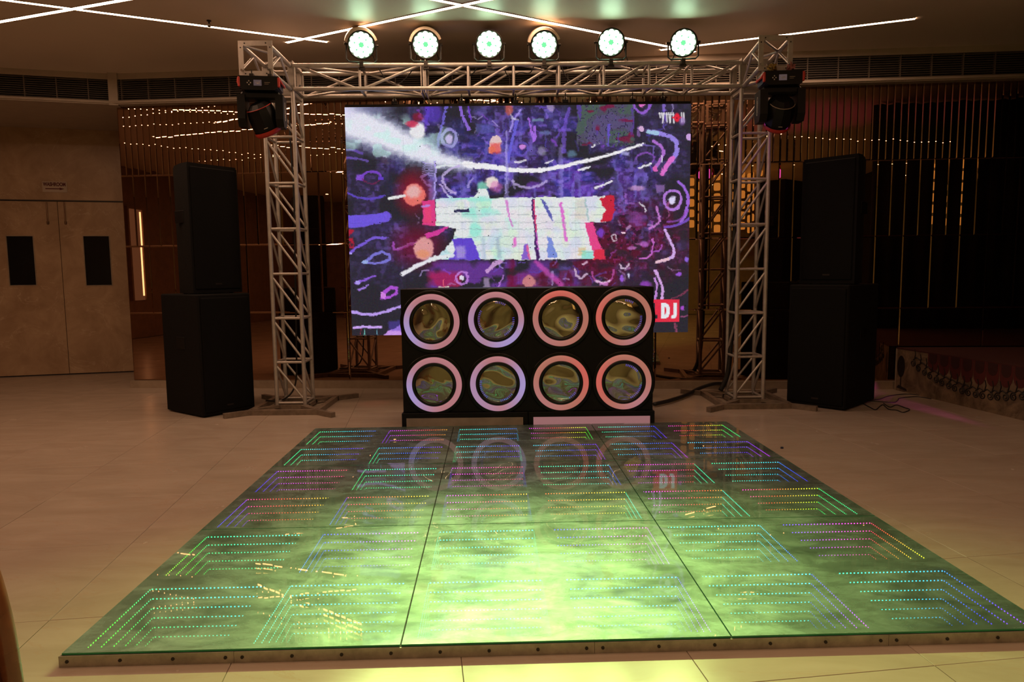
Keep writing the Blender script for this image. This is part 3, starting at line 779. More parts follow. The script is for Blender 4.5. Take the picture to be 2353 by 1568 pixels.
# columns of lights through the picture
for x0, x1, a in ((985, 1000, .35), (1160, 1170, .45), (1284, 1294, .4)):
    blend(rect(x0, x1, 330, 470, 4) * a, LAVc)
stroke([(1028, 240), (1012, 300), (1006, 345)], 6, (120, 106, 222), .8); stroke([(984, 238), (978, 290)], 9, PUR, .7)
blend(ell(995, 260, 22, 24, .6) * .7, (92, 62, 196))
stroke([(1056, 240), (1065, 270), (1076, 296)], 8, (150, 110, 230), .85); stroke([(1078, 240), (1080, 262), (1084, 280)], 4, VIO, .85)
stroke([(1172, 300), (1180, 275), (1196, 252)], 5, LAVc, .8); stroke([(1170, 250), (1178, 270), (1190, 275)], 4, WHT, .6)
stroke([(1187, 278), (1178, 320), (1168, 370)], 7, (110, 100, 220), .85)
stroke([(1213, 270), (1220, 300), (1226, 320)], 5, (168, 110, 230), .9); stroke([(1228, 290), (1228, 312), (1224, 322)], 5, (168, 110, 230), .9)
stroke([(1306, 250), (1296, 290), (1294, 345)], 9, (128, 92, 224), .55)
blend(rect(1092, 1135, 283, 303, 4) * .6, (92, 94, 170)); blend(rect(1222, 1250, 271, 278, 3) * .7, (120, 150, 170)); blend(rect(1238, 1265, 300, 308, 3) * .6, (100, 120, 160))
ring(1033, 315, 17, 19, 7, (160, 150, 220), .85); blend(ell(1033, 317, 9, 11, .4), (190, 160, 220))
ring(1198, 340, 15, 14, 5, (110, 90, 200), .7); blend(ell(1200, 336, 8, 6, .4), (198, 130, 214))
blend(ell(1170, 250, 9, 14, .5) * .8, (190, 90, 80)); blend(ell(1265, 245, 9, 10, .5) * .7, (170, 150, 190))
blend(ell(1245, 345, 9, 9, .6) * .5, (170, 170, 180)); blend(ell(1312, 350, 10, 8, .6) * .6, (110, 150, 180))
poly([(1130, 312), (1142, 310), (1151, 320), (1151, 345), (1124, 350), (1124, 330)], (220, 190, 190)); blend(rect(1126, 1151, 328, 350, 5) * .8, (222, 84, 84))
blend(ell(1130, 342, 10, 8, .5) * .5, (224, 110, 70))
# circles and loops of the darker sides
blend(np.clip(rect(820, 838, 399, 412, 3), 0, 1), (128, 78, 200)); ring(855, 405, 21, 13, 6, (120, 70, 196), .95, 20, 200); ring(855, 405, 21, 13, 3, (120, 40, 80), .8, 200, 340); blend(ell(876, 407, 5, 4), PUR)
stroke([(800, 440), (820, 450), (845, 455), (866, 452), (882, 445)], 5, (96, 72, 190), .95)
stroke([(800, 512), (835, 508), (862, 503), (890, 495)], 18, (112, 88, 216), 1., 3, 20); ring(889, 492, 5, 8, 3, (110, 84, 210))
poly([(799, 492), (860, 488), (886, 484), (888, 506), (852, 510), (820, 518), (800, 521)], (110, 86, 216))
stroke([(804, 580), (818, 565), (840, 553), (862, 542), (888, 542)], 6, (122, 92, 214), .95); blend(ell(805, 580, 4, 3), LAVc)
blend(rect(800, 812, 524, 568, 3) * np.clip((vnoise(9, 6, 20) - .35) * 4, 0, 1), (170, 36, 58))
stroke([(836, 602), (858, 582), (876, 575), (892, 582), (894, 592), (880, 601), (836, 602)], 6, (124, 118, 214), .95); blend(ell(838, 601, 6, 4), (150, 170, 224))
stroke([(902, 555), (905, 570), (915, 568), (958, 552)], 6, (160, 92, 208), .95); stroke([(914, 567), (955, 552)], 3, LAVc, .8)
stroke([(816, 649), (832, 643), (848, 637), (860, 632)], 6, (140, 92, 214), .95, w1=4); blend(ell(820, 648, 6, 4), LAVc)
stroke([(822, 664), (836, 658), (848, 652)], 6, (158, 120, 220), .95, w1=3)
stroke([(876, 682), (890, 662), (900, 657), (911, 660), (908, 672), (896, 681), (876, 682)], 7, (176, 84, 214), .95); blend(ell(880, 677, 7, 7), (206, 128, 220))
stroke([(806, 714), (830, 720), (858, 722), (886, 716), (920, 702)], 7, (182, 150, 232), 1.); stroke([(812, 752), (840, 751), (874, 751)], 6, (198, 160, 236), 1.)
poly([(880, 772), (892, 760), (905, 755), (922, 740), (922, 772)], (200, 150, 230)); blend(rect(893, 922, 736, 760, 4) * .5, (90, 70, 190))
for x, c in ((828, (150, 50, 70)), (837, (120, 200, 190)), (867, (110, 170, 190))): blend(rect(x - .8, x + .8, 756, 771, .8) * .9, c)
stroke([(796, 343), (815, 344), (832, 350)], 5, (110, 70, 200), .8); stroke([(796, 362), (820, 362), (845, 368)], 5, (120, 90, 200), .7); blend(rect(877, 893, 352, 374, 3) * .55, (84, 60, 80)); blend(ell(886, 358, 4, 3), (170, 160, 190))
# the bright sweep
for add, c, al, sf in ((56, (96, 98, 128), .6, 34), (26, (160, 162, 192), .8, 22), (0, (224, 224, 236), 1., 16)):
    pts = [(770, 262), (830, 288), (890, 312), (950, 338), (1010, 364), (1080, 377)]; wds = [70, 64, 56, 48, 26, 12]
    best = np.full(XP.shape, 1e9)
    for i in range(len(pts) - 1):
        (ax, ay), (bx, by) = pts[i], pts[i + 1]
        t = np.clip(((XP - ax) * (bx - ax) + (YP - ay) * (by - ay)) / ((bx - ax) ** 2 + (by - ay) ** 2), 0, 1)
        ww = wds[i] + (wds[i + 1] - wds[i]) * t + add * (1 - (i + t) / 7)
        best = np.minimum(best, np.hypot(XP - ax - t * (bx - ax), YP - ay - t * (by - ay)) - ww / 2)
    blend(np.clip(.5 - best / sf + (blocks(9, 6, 21) - .5) * .3, 0, 1) * al, c)
sweep = ell(900, 316, 130, 50, .5) * np.clip((vnoise(22, 14, 22) - .45) * 5, 0, 1)
blend(sweep * .55, (196, 240, 230)); blend(ell(960, 300, 18, 18, .3), (228, 226, 230)); blend(ell(946, 284, 14, 7, .5) * .9, (200, 60, 90)); blend(ell(960, 270, 12, 10, .6) * .6, (150, 30, 46))
blend(np.clip(1 - np.hypot(XP - 800, (YP - 256) * 1.4) / 30, 0, 1), (214, 208, 236))
blend(ell(855, 250, 46, 12, .7) * .5, (120, 120, 160))
stroke([(1070, 374), (1120, 380), (1165, 387), (1240, 388), (1300, 378), (1380, 358), (1430, 344), (1478, 328)], 13, (236, 234, 238), 1., 2, 5.5)
blend(rect(985, 1004, 385, 470, 3) * .0, WHT)
stroke([(1001, 370), (1000, 420), (997, 455)], 4, (176, 160, 236), .9); stroke([(1163, 300), (1165, 380), (1163, 440)], 4, (170, 160, 226), .6)
for y in range(372, 400, 5): stroke([(972, y), (994, y + 2)], 2, (180, 160, 228), .7)
stroke([(1003, 383), (1020, 378), (1042, 376)], 5, (220, 226, 230), .9); ring(1060, 410, 42, 32, 6, (196, 176, 226), .8, 95, 250); stroke([(1010, 420), (1030, 445), (1042, 455)], 5, (200, 176, 232), .8)
stroke([(985, 395), (968, 405), (978, 418), (990, 424)], 5, (160, 140, 220), .7)
ring(1216, 405, 42, 22, 6, (190, 172, 226), .75, 200, 340); stroke([(1184, 370), (1208, 365)], 4, WHT, .8); stroke([(1252, 372), (1270, 366)], 4, WHT, .85)
blend(ell(1130, 415, 15, 13, .35), (226, 214, 206)); blend(ell(1140, 425, 14, 12, .5) * .5, (216, 110, 180)); blend(ell(1108, 428, 12, 14, .5) * .8, (130, 214, 180))
for a, b in (((1360, 333), (1378, 325)), ((1412, 322), (1418, 321)), ((1468, 382), (1497, 373)), ((1368, 428), (1406, 412)), ((1330, 388), (1356, 380))):
    stroke([a, b], 4.5, WHT, .95)
blend(rect(1428, 1446, 346, 354, 3) * .7, (180, 180, 228))
# glitched cabinet
gm = rect(1325, 1455, 225, 332, 1.) * (1 - np.clip((YP - 318) / 14, 0, 1) * (blocks(4, 4, 30) > .5))
vq = np.floor(vnoise(24, 28, 31) * 5) / 5
blend(gm * .9, (82, 80, 98))
blend(gm * (vq > .55) * .55, (72, 100, 76)); blend(gm * (vq < .3) * .6, (92, 78, 128))
wv = np.abs(vnoise(9, 8, 33) - .5)
blend(gm * (wv < .035) * .8, (46, 40, 66)); blend(gm * ((wv > .045) & (wv < .06)) * .35, (116, 78, 170))
blend(gm * np.clip((vnoise(16, 10, 34) - .72) * 12, 0, 1) * .8, (120, 26, 60))
blend(gm * np.clip((vnoise(10, 26, 35) - .74) * 12, 0, 1) * .75, (90, 60, 160)); stroke([(1400, 285), (1396, 330)], 5, (106, 86, 206), .8)
# circles near the corner, arcs
ring(1475, 238, 18, 20, 6, (150, 96, 210), .9); blend(ell(1475, 238, 8, 8), (214, 110, 190))
stroke([(1522, 236), (1524, 250)], 8, (140, 110, 210), .8)
stroke([(1490, 299), (1515, 303), (1540, 312), (1553, 325), (1555, 345), (1545, 362), (1532, 376), (1524, 392)], 10, (150, 130, 222), 1.)
stroke([(1545, 360), (1532, 376), (1522, 394)], 11, (226, 110, 200), .9); stroke([(1488, 300), (1510, 303)], 10, (160, 200, 220), .9)
stroke([(1500, 322), (1520, 334), (1525, 350), (1516, 368), (1508, 380)], 7, (176, 110, 208), .95); blend(ell(1506, 384, 6, 6), (214, 100, 180)); stroke([(1520, 355), (1521, 368)], 2.2, WHT)
ring(1482, 362, 20, 14, 4, (140, 84, 190), .8, -30, 170); stroke([(1478, 330), (1500, 334), (1500, 350)], 4, (120, 100, 190), .8)
blend(ell(1472, 294, 5, 6), (210, 170, 210)); blend(ell(1582, 312, 7, 8), (200, 160, 220)); blend(ell(1466, 300, 3, 12) * .6, (150, 110, 190))
ring(1540, 460, 41, 52, 7, (160, 104, 220), .95, -55, 62); ring(1545, 455, 20, 22, 6, (182, 124, 222), .95); blend(ell(1545, 455, 9, 9, .3), (214, 206, 240))
stroke([(1528, 518), (1555, 512), (1584, 498)], 6, (122, 80, 196), .9); stroke([(1535, 505), (1560, 500), (1580, 480)], 4, (150, 80, 190), .7)
stroke([(1527, 525), (1542, 550), (1550, 572), (1548, 584), (1536, 590), (1510, 599)], 7, (204, 166, 226), 1.); stroke([(1536, 590), (1509, 599)], 7, (232, 190, 200), .9)
stroke([(1508, 472), (1517, 500), (1514, 508), (1492, 521)], 5, (198, 124, 206), .9); stroke([(1500, 545), (1501, 560), (1498, 580), (1488, 590), (1470, 590)], 4.5, (204, 110, 206), .9); stroke([(1522, 560), (1516, 572), (1500, 574)], 4, (180, 90, 200), .8)
stroke([(1470, 462), (1480, 470), (1484, 480)], 4, (226, 220, 230), .85); stroke([(1436, 440), (1438, 462), (1456, 464)], 4, (150, 100, 190), .8); blend(ell(1464, 500, 18, 16, .8) * .6, (140, 70, 150)); blend(ell(1464, 428, 18, 6, .5) * .7, (212, 160, 214))
blend(rect(1508, 1526, 420, 438, 3) * .7, (150, 110, 180)); blend(ell(1380, 530, 8, 11, .5) * .9, (124, 64, 196))
ring(1411, 543, 6, 7, 3, (214, 200, 214), .8); blend(ell(1432, 532, 4, 3), (230, 190, 210)); blend(ell(1452, 565, 10, 4, .5) * .8, (190, 110, 190)); blend(ell(1480, 556, 9, 7, .6) * .7, (190, 110, 210))
stroke([(1424, 603), (1428, 612), (1438, 612), (1445, 602)], 4, (220, 196, 220), .85); ring(1386, 622, 24, 26, 5, (196, 90, 180), .7, 180, 370); stroke([(1372, 643), (1385, 648), (1400, 643)], 5, (226, 190, 222), .9); stroke([(1380, 650), (1396, 650), (1394, 660)], 6, (212, 130, 206), .8)
stroke([(1320, 615), (1326, 630), (1336, 637), (1350, 625)], 4.5, (216, 190, 220), .8); stroke([(1340, 605), (1348, 600)], 5, (220, 190, 214), .8)
blend(ell(1430, 636, 5, 8, .5), (150, 90, 210)); blend(ell(1446, 630, 3, 6, .5), (200, 196, 226)); blend(ell(1560, 626, 6, 5, .4), (150, 84, 206)); blend(ell(1484, 650, 12, 8, .6) * .8, (150, 70, 190))
stroke([(1505, 636), (1510, 650), (1508, 690)], 5, (200, 140, 222), .95); stroke([(1508, 620), (1520, 645), (1524, 660), (1521, 690)], 6.5, (214, 166, 230), .95)
stroke([(1545, 684), (1565, 676), (1584, 664)], 3, (150, 60, 90), .7); stroke([(1568, 727), (1584, 722)], 3, (170, 80, 130), .8); blend(ell(1569, 706, 5, 6, .4), (166, 76, 196)); blend(ell(1579, 592, 5, 6, .4), (140, 100, 216)); stroke([(1553, 744), (1556, 764)], 5, (150, 70, 100), .8)
# lower row of discs
ring(1062, 636, 13, 15, 5, (192, 130, 222), .85); blend(ell(1062, 636, 5, 6), (220, 214, 232)); blend(ell(1217, 645, 15, 15, .25), (206, 160, 150)); blend(rect(1190, 1240, 625, 665, 14) * .3, (176, 40, 80))
poly([(1002, 664), (1008, 656), (1030, 655), (1038, 664)], (206, 190, 180)); stroke([(1020, 640), (1020, 656)], 2, (232, 96, 120)); stroke([(1120, 620), (1135, 604), (1150, 596)], 10, (206, 158, 214), .9); stroke([(1145, 655), (1155, 630)], 4, (190, 130, 220), .8)
stroke([(1235, 598), (1260, 625), (1292, 652)], 12, (204, 80, 180), .7, 6)
blend(rect(1110, 1125, 636, 660, 4) * .6, (200, 170, 214)); blend(rect(1165, 1190, 630, 662, 5) * .5, (120, 20, 50))
# red glow round the pink balls
blend(ell(950, 440, 34, 44, 1.) * .75, (150, 26, 44)); blend(ell(960, 560, 52, 44, 1.) * .6, (132, 20, 50))
blend(ell(952, 445, 24, 25, .15), (226, 112, 104)); blend(ell(950, 437, 15, 14, .6) * .8, (222, 186, 186))
stroke([(893, 453), (930, 446)], 7, (226, 226, 226))
blend(ell(974, 568, 24, 26, .18), (216, 150, 150)); blend(ell(972, 580, 16, 9, .6) * .6, (224, 140, 90))
# the big block lettering
poly([(1002, 452), (1088, 449), (1100, 432), (1118, 428), (1126, 452), (1392, 446), (1394, 505), (1346, 508), (1366, 592), (1000, 594), (1040, 548), (1048, 520), (1000, 514)], (222, 226, 226))
tint = vnoise(26, 20, 41)
wreg = rect(1000, 1390, 446, 594, 4)
lum = IMG.mean(-1)
blend(wreg * np.clip((tint - .5) * 5, 0, 1) * (lum > .7) * .8 * np.clip((1200 - XP) / 90, .15, 1), (142, 228, 208))
blend(wreg * np.clip((vnoise(22, 24, 42) - .55) * 5, 0, 1) * (lum > .7) * .6, (206, 206, 232)); blend(wreg * np.clip((vnoise(20, 22, 43) - .6) * 5, 0, 1) * (lum > .7) * .5, (232, 214, 226)); blend(wreg * np.clip((vnoise(20, 22, 44) - .62) * 5, 0, 1) * (lum > .7) * .5, (214, 234, 196))
poly([(1045, 479), (1078, 476), (1078, 484), (1045, 485)], (48, 46, 80)); poly([(1040, 545), (1085, 543), (1095, 570), (1104, 594), (1030, 594), (1046, 570)], (98, 70, 200)); blend(rect(1048, 1070, 562, 590, 6) * .5, (214, 200, 230))
stroke([(1165, 458), (1172, 500), (1178, 515)], 4, (206, 110, 196), .8); stroke([(1183, 545), (1184, 560)], 7, (226, 104, 196), .9, 4); stroke([(1110, 545), (1114, 590)], 9, (170, 190, 206), .6, 5); stroke([(1145, 545), (1147, 585)], 9, (150, 170, 190), .6, 5)
poly([(1199, 592), (1206, 556), (1213, 555), (1219, 592)], (132, 96, 196)); stroke([(1212, 560), (1218, 590)], 4, (222, 96, 150), .9)
stroke([(1224, 455), (1230, 520), (1236, 592)], 6.5, (70, 38, 96), 1.); stroke([(1227, 457), (1232, 530)], 3.5, (216, 70, 116), 1.); stroke([(1232, 530), (1238, 570)], 3, (196, 90, 190), .9)
poly([(1243, 453), (1250, 455), (1263, 480), (1270, 506), (1258, 490)], (92, 94, 170)); poly([(1258, 538), (1266, 545), (1284, 590), (1258, 588)], (122, 140, 214))
stroke([(1289, 462), (1295, 505), (1300, 548)], 6.5, (216, 100, 200), .9, 2.5); blend(rect(1322, 1345, 452, 500, 6) * .45, (206, 196, 170)); stroke([(1345, 455), (1350, 500)], 4, (140, 180, 176), .6)
poly([(1378, 452), (1404, 444), (1410, 446), (1411, 480), (1404, 503), (1380, 505), (1390, 480)], (196, 40, 62)); poly([(1344, 508), (1362, 508), (1375, 545), (1390, 592), (1366, 592), (1354, 545)], (222, 70, 134)); blend(rect(1364, 1390, 570, 593, 3), (214, 50, 74))
poly([(970, 458), (1000, 455), (1000, 515), (972, 515)], (216, 62, 130)); blend(rect(974, 990, 470, 510, 5) * .6, (232, 70, 110)); poly([(975, 535), (1032, 515), (1012, 535), (980, 545)], (206, 60, 150)); stroke([(970, 470), (985, 468)], 5, LAVc, .7)
blend(rect(1330, 1345, 565, 585, 3) * .6, (214, 180, 130)); blend(rect(1338, 1362, 572, 592, 3) * .6, (110, 220, 196))
# scan lines of the lettering
for y in (472, 489, 507, 523, 541, 558, 575): blend(rect(1000, 1392, y - .8, y + .8, .8) * (IMG.mean(-1) > .6) * .45, (140, 150, 160))
stroke([(924, 627), (960, 605), (1000, 590), (1030, 586)], 9, (226, 224, 232), 1., 2.5); stroke([(990, 592), (1040, 584)], 9, (222, 226, 230), .9, 3)
# corner logo and the red box stay sharp
XP, YP = XP0, YP0
for i, (x, h, t) in enumerate(((1514, 10, 3), (1519, 12, 4), (1524, 22, -5), (1530, 20, 2), (1535, 22, 5), (1540, 20, -3), (1545, 22, 3), (1564, 20, 2), (1569, 20, 2))):
    stroke([(x, 258), (x + t * .6, 258 + h)], 3.4, (222, 218, 222), .95)
stroke([(1512, 259), (1548, 262)], 2.2, WHT, .7); blend(ell(1554, 268, 6.5, 10, .4), (222, 40, 60)); stroke([(1544, 268), (1563, 268)], 3, (222, 40, 60)); blend(ell(1566, 276, 7, 9, .6) * .6, (160, 120, 200))
# DJ box
blend(rect(1480, 1562.5, 686, 739, 1.), (222, 48, 70))
blend(rect(1484, 1507, 694, 722, 1.), (46, 40, 46)); blend(rect(1484, 1513, 722, 731, 1.), (46, 40, 46))
poly([(1521, 694), (1531, 694), (1538, 698), (1541, 706), (1541, 718), (1538, 727), (1531, 731), (1521, 731)], (226, 230, 234)); poly([(1529, 703), (1531.5, 705), (1533, 711), (1531.5, 719), (1529, 722)], (222, 48, 70))
poly([(1549.5, 694), (1557.5, 694), (1557.5, 722), (1555, 729), (1550, 731), (1544, 731), (1544, 724), (1549.5, 722)], (226, 230, 234))
# camera-grain of the single LEDs and a few dead ones
IMG *= (1 + (rg.random(XP.shape) - .5)[..., None] * .06); IMG += (rg.random(IMG.shape) - .5) * .03
dead = rg.random(XP.shape) > .9995; IMG[dead] = .08
IMG = np.clip(IMG, .02, 1)
LIN = lin(IMG).astype(np.float32)
screen = empty('led_screen', ((scx0 + scx1) / 2, SY, scz0), 0, 'large LED video wall showing glitchy purple graphics hanging behind the DJ booth', 'video screen')
pw, ph = SW / NX, SH / NZ
gi = np.arange(NP + 1)
gx, gz = np.meshgrid(gi / NP, gi / NP)
base_v = np.stack([gx.ravel(), np.zeros(gx.size), gz.ravel()], 1)
ii, jj = np.meshgrid(np.arange(NP), np.arange(NP)); a0 = (jj * (NP + 1) + ii).ravel()
quads = np.stack([a0, a0 + 1, a0 + NP + 2, a0 + NP + 1], 1)
bodyq = MB().box(0, 1, .002, .075, 0, 1)
for bx in range(NX):
    for bzz in range(NZ):
        vs = np.concatenate([base_v, np.array(bodyq.v)]) * np.array([pw - .0008, 1, ph - .0008])
        nb_ = len(base_v)
        me = bpy.data.meshes.new('led_panel')
        me.from_pydata(vs.tolist(), [], quads.tolist() + [[nb_ + i for i in f] for f in bodyq.f])
        me.materials.append(MT['screen']); me.materials.append(MT['black'])
        me.polygons.foreach_set('material_index', [0] * len(quads) + [1] * 6)
        blk = LIN[(NZ - 1 - bzz) * NP:(NZ - bzz) * NP, bx * NP:(bx + 1) * NP][::-1]
        set_cols(me, np.concatenate([blk.reshape(-1, 3), np.zeros((6, 3))]))
        link('led_panel', me, screen, (-SW / 2 + bx * pw, 0, bzz * ph))
MB().box(-SW / 2, SW / 2, .02, .06, SH, SH + .03).build('hanging_bar', MT['black'], screen)

# ------------------------------------------------------------------ truss
TW = .29
LTx, LTy, RTx, RTy = -2.30, 7.30, 2.475, 7.36
ZR = [.50 + .455 * k for k in range(6)]
ZB0, ZB1 = 3.215, 3.485
h = TW / 2
RCH, RBR = .0215, .0135
def plate_frame(mb, c, ax, ay, s, w=.045, th=.007):
    """square flat frame with centre c spanned by ax, ay"""
    ax, ay, c = Vector(ax), Vector(ay), Vector(c); az = ax.cross(ay)
    T = Matrix.Translation(c) @ frame_m(ax, ay, az)
    o = s / 2; i = o - w
    for x0, x1, y0, y1 in ((-o, o, i, o), (-o, o, -o, -i), (-o, -i, -i, i), (i, o, -i, i)):
        mb.box(x0, x1, y0, y1, -th / 2, th / 2, T=T)
    return mb
def tower(x, y, sgn, label):
    t = empty('truss_tower', (x, y, 0), 0, label, 'truss tower', 'truss towers')
    cs = [(-h, -h), (h, -h), (h, h), (-h, h)]
    for a, b in cs: rod('chord', (a, b, .055), (a, b, ZB0 - .002), RCH, MT['alu'], t)
    lev = [.075] + ZR + [ZB0 - .03]
    for k, z in enumerate(lev):
        for i in range(4):
            (a, b), (c, d) = cs[i], cs[(i + 1) % 4]
            rod('rung', (a, b, z), (c, d, z), RBR, MT['alu'], t)
            if k < len(lev) - 1:
                z2 = lev[k + 1]
                lo, hi = z + .025, z2 - .025
                if i == 0: pts = ((sgn * h, -h, lo), (-sgn * h, -h, hi))
                elif i == 2: pts = ((sgn * h, h, lo), (-sgn * h, h, hi))
                else:
                    xx = h if i == 1 else -h
                    pts = ((xx, h, lo), (xx, -h, hi))
                rod('brace', pts[0], pts[1], RBR * .9, MT['alu'], t)
    # base: box-section square with outriggers
    bb = .052
    fx, fy = .36, .42
    b = MB().box(-fx, fx, -fy, -fy + bb, 0, bb).box(-fx, fx, fy - bb, fy, 0, bb).box(-fx, -fx + bb, -fy + bb, fy - bb, 0, bb).box(fx - bb, fx, -fy + bb, fy - bb, 0, bb)
    b.build('base_frame', MT['steel'], t)
    g = MB()
    for sx in (-1, 1):
        for sy in (-1, 1):
            v = [(sx * (fx - .05), sy * (fy - .02)), (sx * (fx - .02), sy * (fy - .06)), (sx * h * .95, sy * h * 1.15 - sy * .06), (sx * h * .75, sy * h * 1.15 + sy * .02)]
            if sx * sy < 0: v = v[::-1]
            g.prism(v, .03, .056)
    g.box(-h - .04, h + .04, -h - .04, -h + .03, .02, .058).box(-h - .04, h + .04, h - .03, h + .04, .02, .058).box(-h - .04, -h + .03, -h, h, .02, .058).box(h - .03, h + .04, -h, h, .02, .058)
    g.build('base_gusset', MT['steel'], t)
    for sx in (-1, 1):
        for sy in (-1, 1):
            T = Matrix.Translation((sx * (fx - .01), sy * (fy - .026), 0)) @ Matrix.Rotation(math.atan2(sy * .17, sx * .20), 4, 'Z')
            MB().box(0, .245, -.026, .026, 0, .05, T=T).build('outrigger', MT['steel'], t)
    return t
tower(LTx, LTy, 1, 'tall silver lattice truss tower standing on the washroom-door side of the DJ booth')
tower(RTx, RTy, -1, 'tall silver lattice truss tower standing on the dark stage side of the DJ booth')
# beam, local x from tower to tower
ba = math.atan2(RTy - LTy, RTx - LTx); BLn = math.hypot(RTx - LTx, RTy - LTy)
beam = empty('truss_beam', (LTx, LTy, ZB0), ba, 'horizontal silver lattice truss beam carrying the green par lights', 'truss beam')
BH = ZB1 - ZB0
xs0, xs1 = h + .01, BLn - h - .01
for yy in (-h, h):
    for zz in (RCH, BH - RCH): rod('chord', (xs0, yy, zz), (xs1, yy, zz), RCH, MT['alu'], beam)
def bx_of(px, yy=-h):
    p = D(px, 180, LTy + yy); return (p[0] - LTx) / math.cos(ba)
bays = [xs0 + .01] + [bx_of(p) for p in (826, 973, 1075, 1180, 1285, 1388, 1493, 1592)] + [xs1 - .01]
for i, x in enumerate(bays):
    for yy in (-h, h): rod('upright', (x, yy, RCH), (x, yy, BH - RCH), RBR, MT['alu'], beam)
    for zz in (RCH, BH - RCH): rod('rung', (x, -h, zz), (x, h, zz), RBR, MT['alu'], beam)
    if i < len(bays) - 1:
        x2 = bays[i + 1]
        for yy in (-h, h):
            dn = (i == 0) ^ (yy > 0 and i < 2)
            za, zb = (BH - RCH, RCH) if dn else (RCH, BH - RCH)
            rod('brace', (x + .03, yy, za), (x2 - .03, yy, zb), RBR, MT['alu'], beam)
        for zz in (RCH, BH - RCH):
            s = 1 if (i + (zz > .1)) % 2 else -1
            rod('brace', (x + .03, -h * s, zz), (x2 - .03, h * s, zz), RBR * .9, MT['alu'], beam)
for px in (967, 977): plate_frame(MB(), (bx_of(px), 0, BH / 2), (0, 1, 0), (0, 0, 1), TW + .03, .055).build('joint_plate', MT['plate'], beam)
for x in (xs0 - .004, xs1 + .004): plate_frame(MB(), (x, 0, BH / 2), (0, 1, 0), (0, 0, 1), TW + .03, .05).build('end_plate', MT['plate'], beam)
# corner blocks with an arm towards the room
PLY = 6.53
def corner(x, y, label, sgn, off):
    t = empty('truss_corner_arm', (x, y, ZB0), 0, label, 'truss arm', 'truss corner arms')
    cz = BH / 2
    for (c, ax, ay) in (((0, -h, cz), (1, 0, 0), (0, 0, 1)), ((0, h, cz), (1, 0, 0), (0, 0, 1)), ((-sgn * h, 0, cz), (0, 1, 0), (0, 0, 1)), ((0, 0, .0035), (1, 0, 0), (0, 1, 0)), ((0, 0, BH - .0035), (1, 0, 0), (0, 1, 0))):
        plate_frame(MB(), c, ax, ay, TW + .012, .05).build('corner_plate', MT['plate'], t)
    y0, y1 = -h, PLY - y
    for sx in (-1, 1):
        for zz in (.02, BH - .02): rod('chord', (sx * (h - .02), y0, zz), (sx * (h - .02) + off, y1, zz), RCH, MT['alu'], t)
    L = y1 - y0
    for sx in (-1, 1):
        xx = sx * (h - .02)
        rod('brace', (xx, y0 + .02, .03), (xx + off * .5, y0 + L * .5, BH - .03), RBR * .9, MT['alu'], t)
        rod('brace', (xx + off * .5, y0 + L * .5, BH - .03), (xx + off, y1 - .02, .03), RBR * .9, MT['alu'], t)
    for zz in (.02, BH - .02):
        rod('brace', (-h + .03, y0, zz), (h - .03 + off * .5, y0 + L * .5, zz), RBR * .9, MT['alu'], t)
        rod('brace', (h - .03 + off * .5, y0 + L * .5, zz), (-h + .03 + off, y1, zz), RBR * .9, MT['alu'], t)
    pl = plate_frame(MB(), (off, y1, cz), (1, 0, 0), (0, 0, 1), TW + .02, .045).build('end_plate', MT['plate'], t)
    for a in (-1, 1):
        for b in (-.33, .33):
            for (u, v) in ((a * (TW / 2 - .012), b * TW), (b * TW, a * (TW / 2 - .012))):
                o = link('bolt_hole', bolt_me, pl, (u + off, y1 - .0035, cz + v)); o.rotation_euler = (math.pi / 2, 0, 0)
    return t
corner(LTx, LTy, 'silver truss corner with a square-ended arm above the tower by the washroom doors', 1, .01)
corner(RTx, RTy, 'silver truss corner with a square-ended arm above the tower by the dark wall', -1, -.065)
# shackles holding the video wall, one by one
for px in (905, 1060, 1185, 1300, 1455, 1525):
    p = D(px, 232, SY)
    s = empty('screen_shackle', (p[0], SY + .04, scz1 + .03), 0, 'small dark shackle linking the video wall to the truss beam', 'shackle', 'shackles above the video wall')
    lz = ZB0 - scz1 - .03
    MB().path([(0, 0, 0), (0, 0, lz + .03)], .006, 8).box(-.03, .03, -.02, .02, -.005, .03).build('hook_plate', MT['black'], s)
    MB().path([(.016 * math.cos(a), 0, .045 + .016 * math.sin(a)) for a in np.linspace(0, 6.0, 12)], .0035, 6).build('ring', MT['alu'], s)

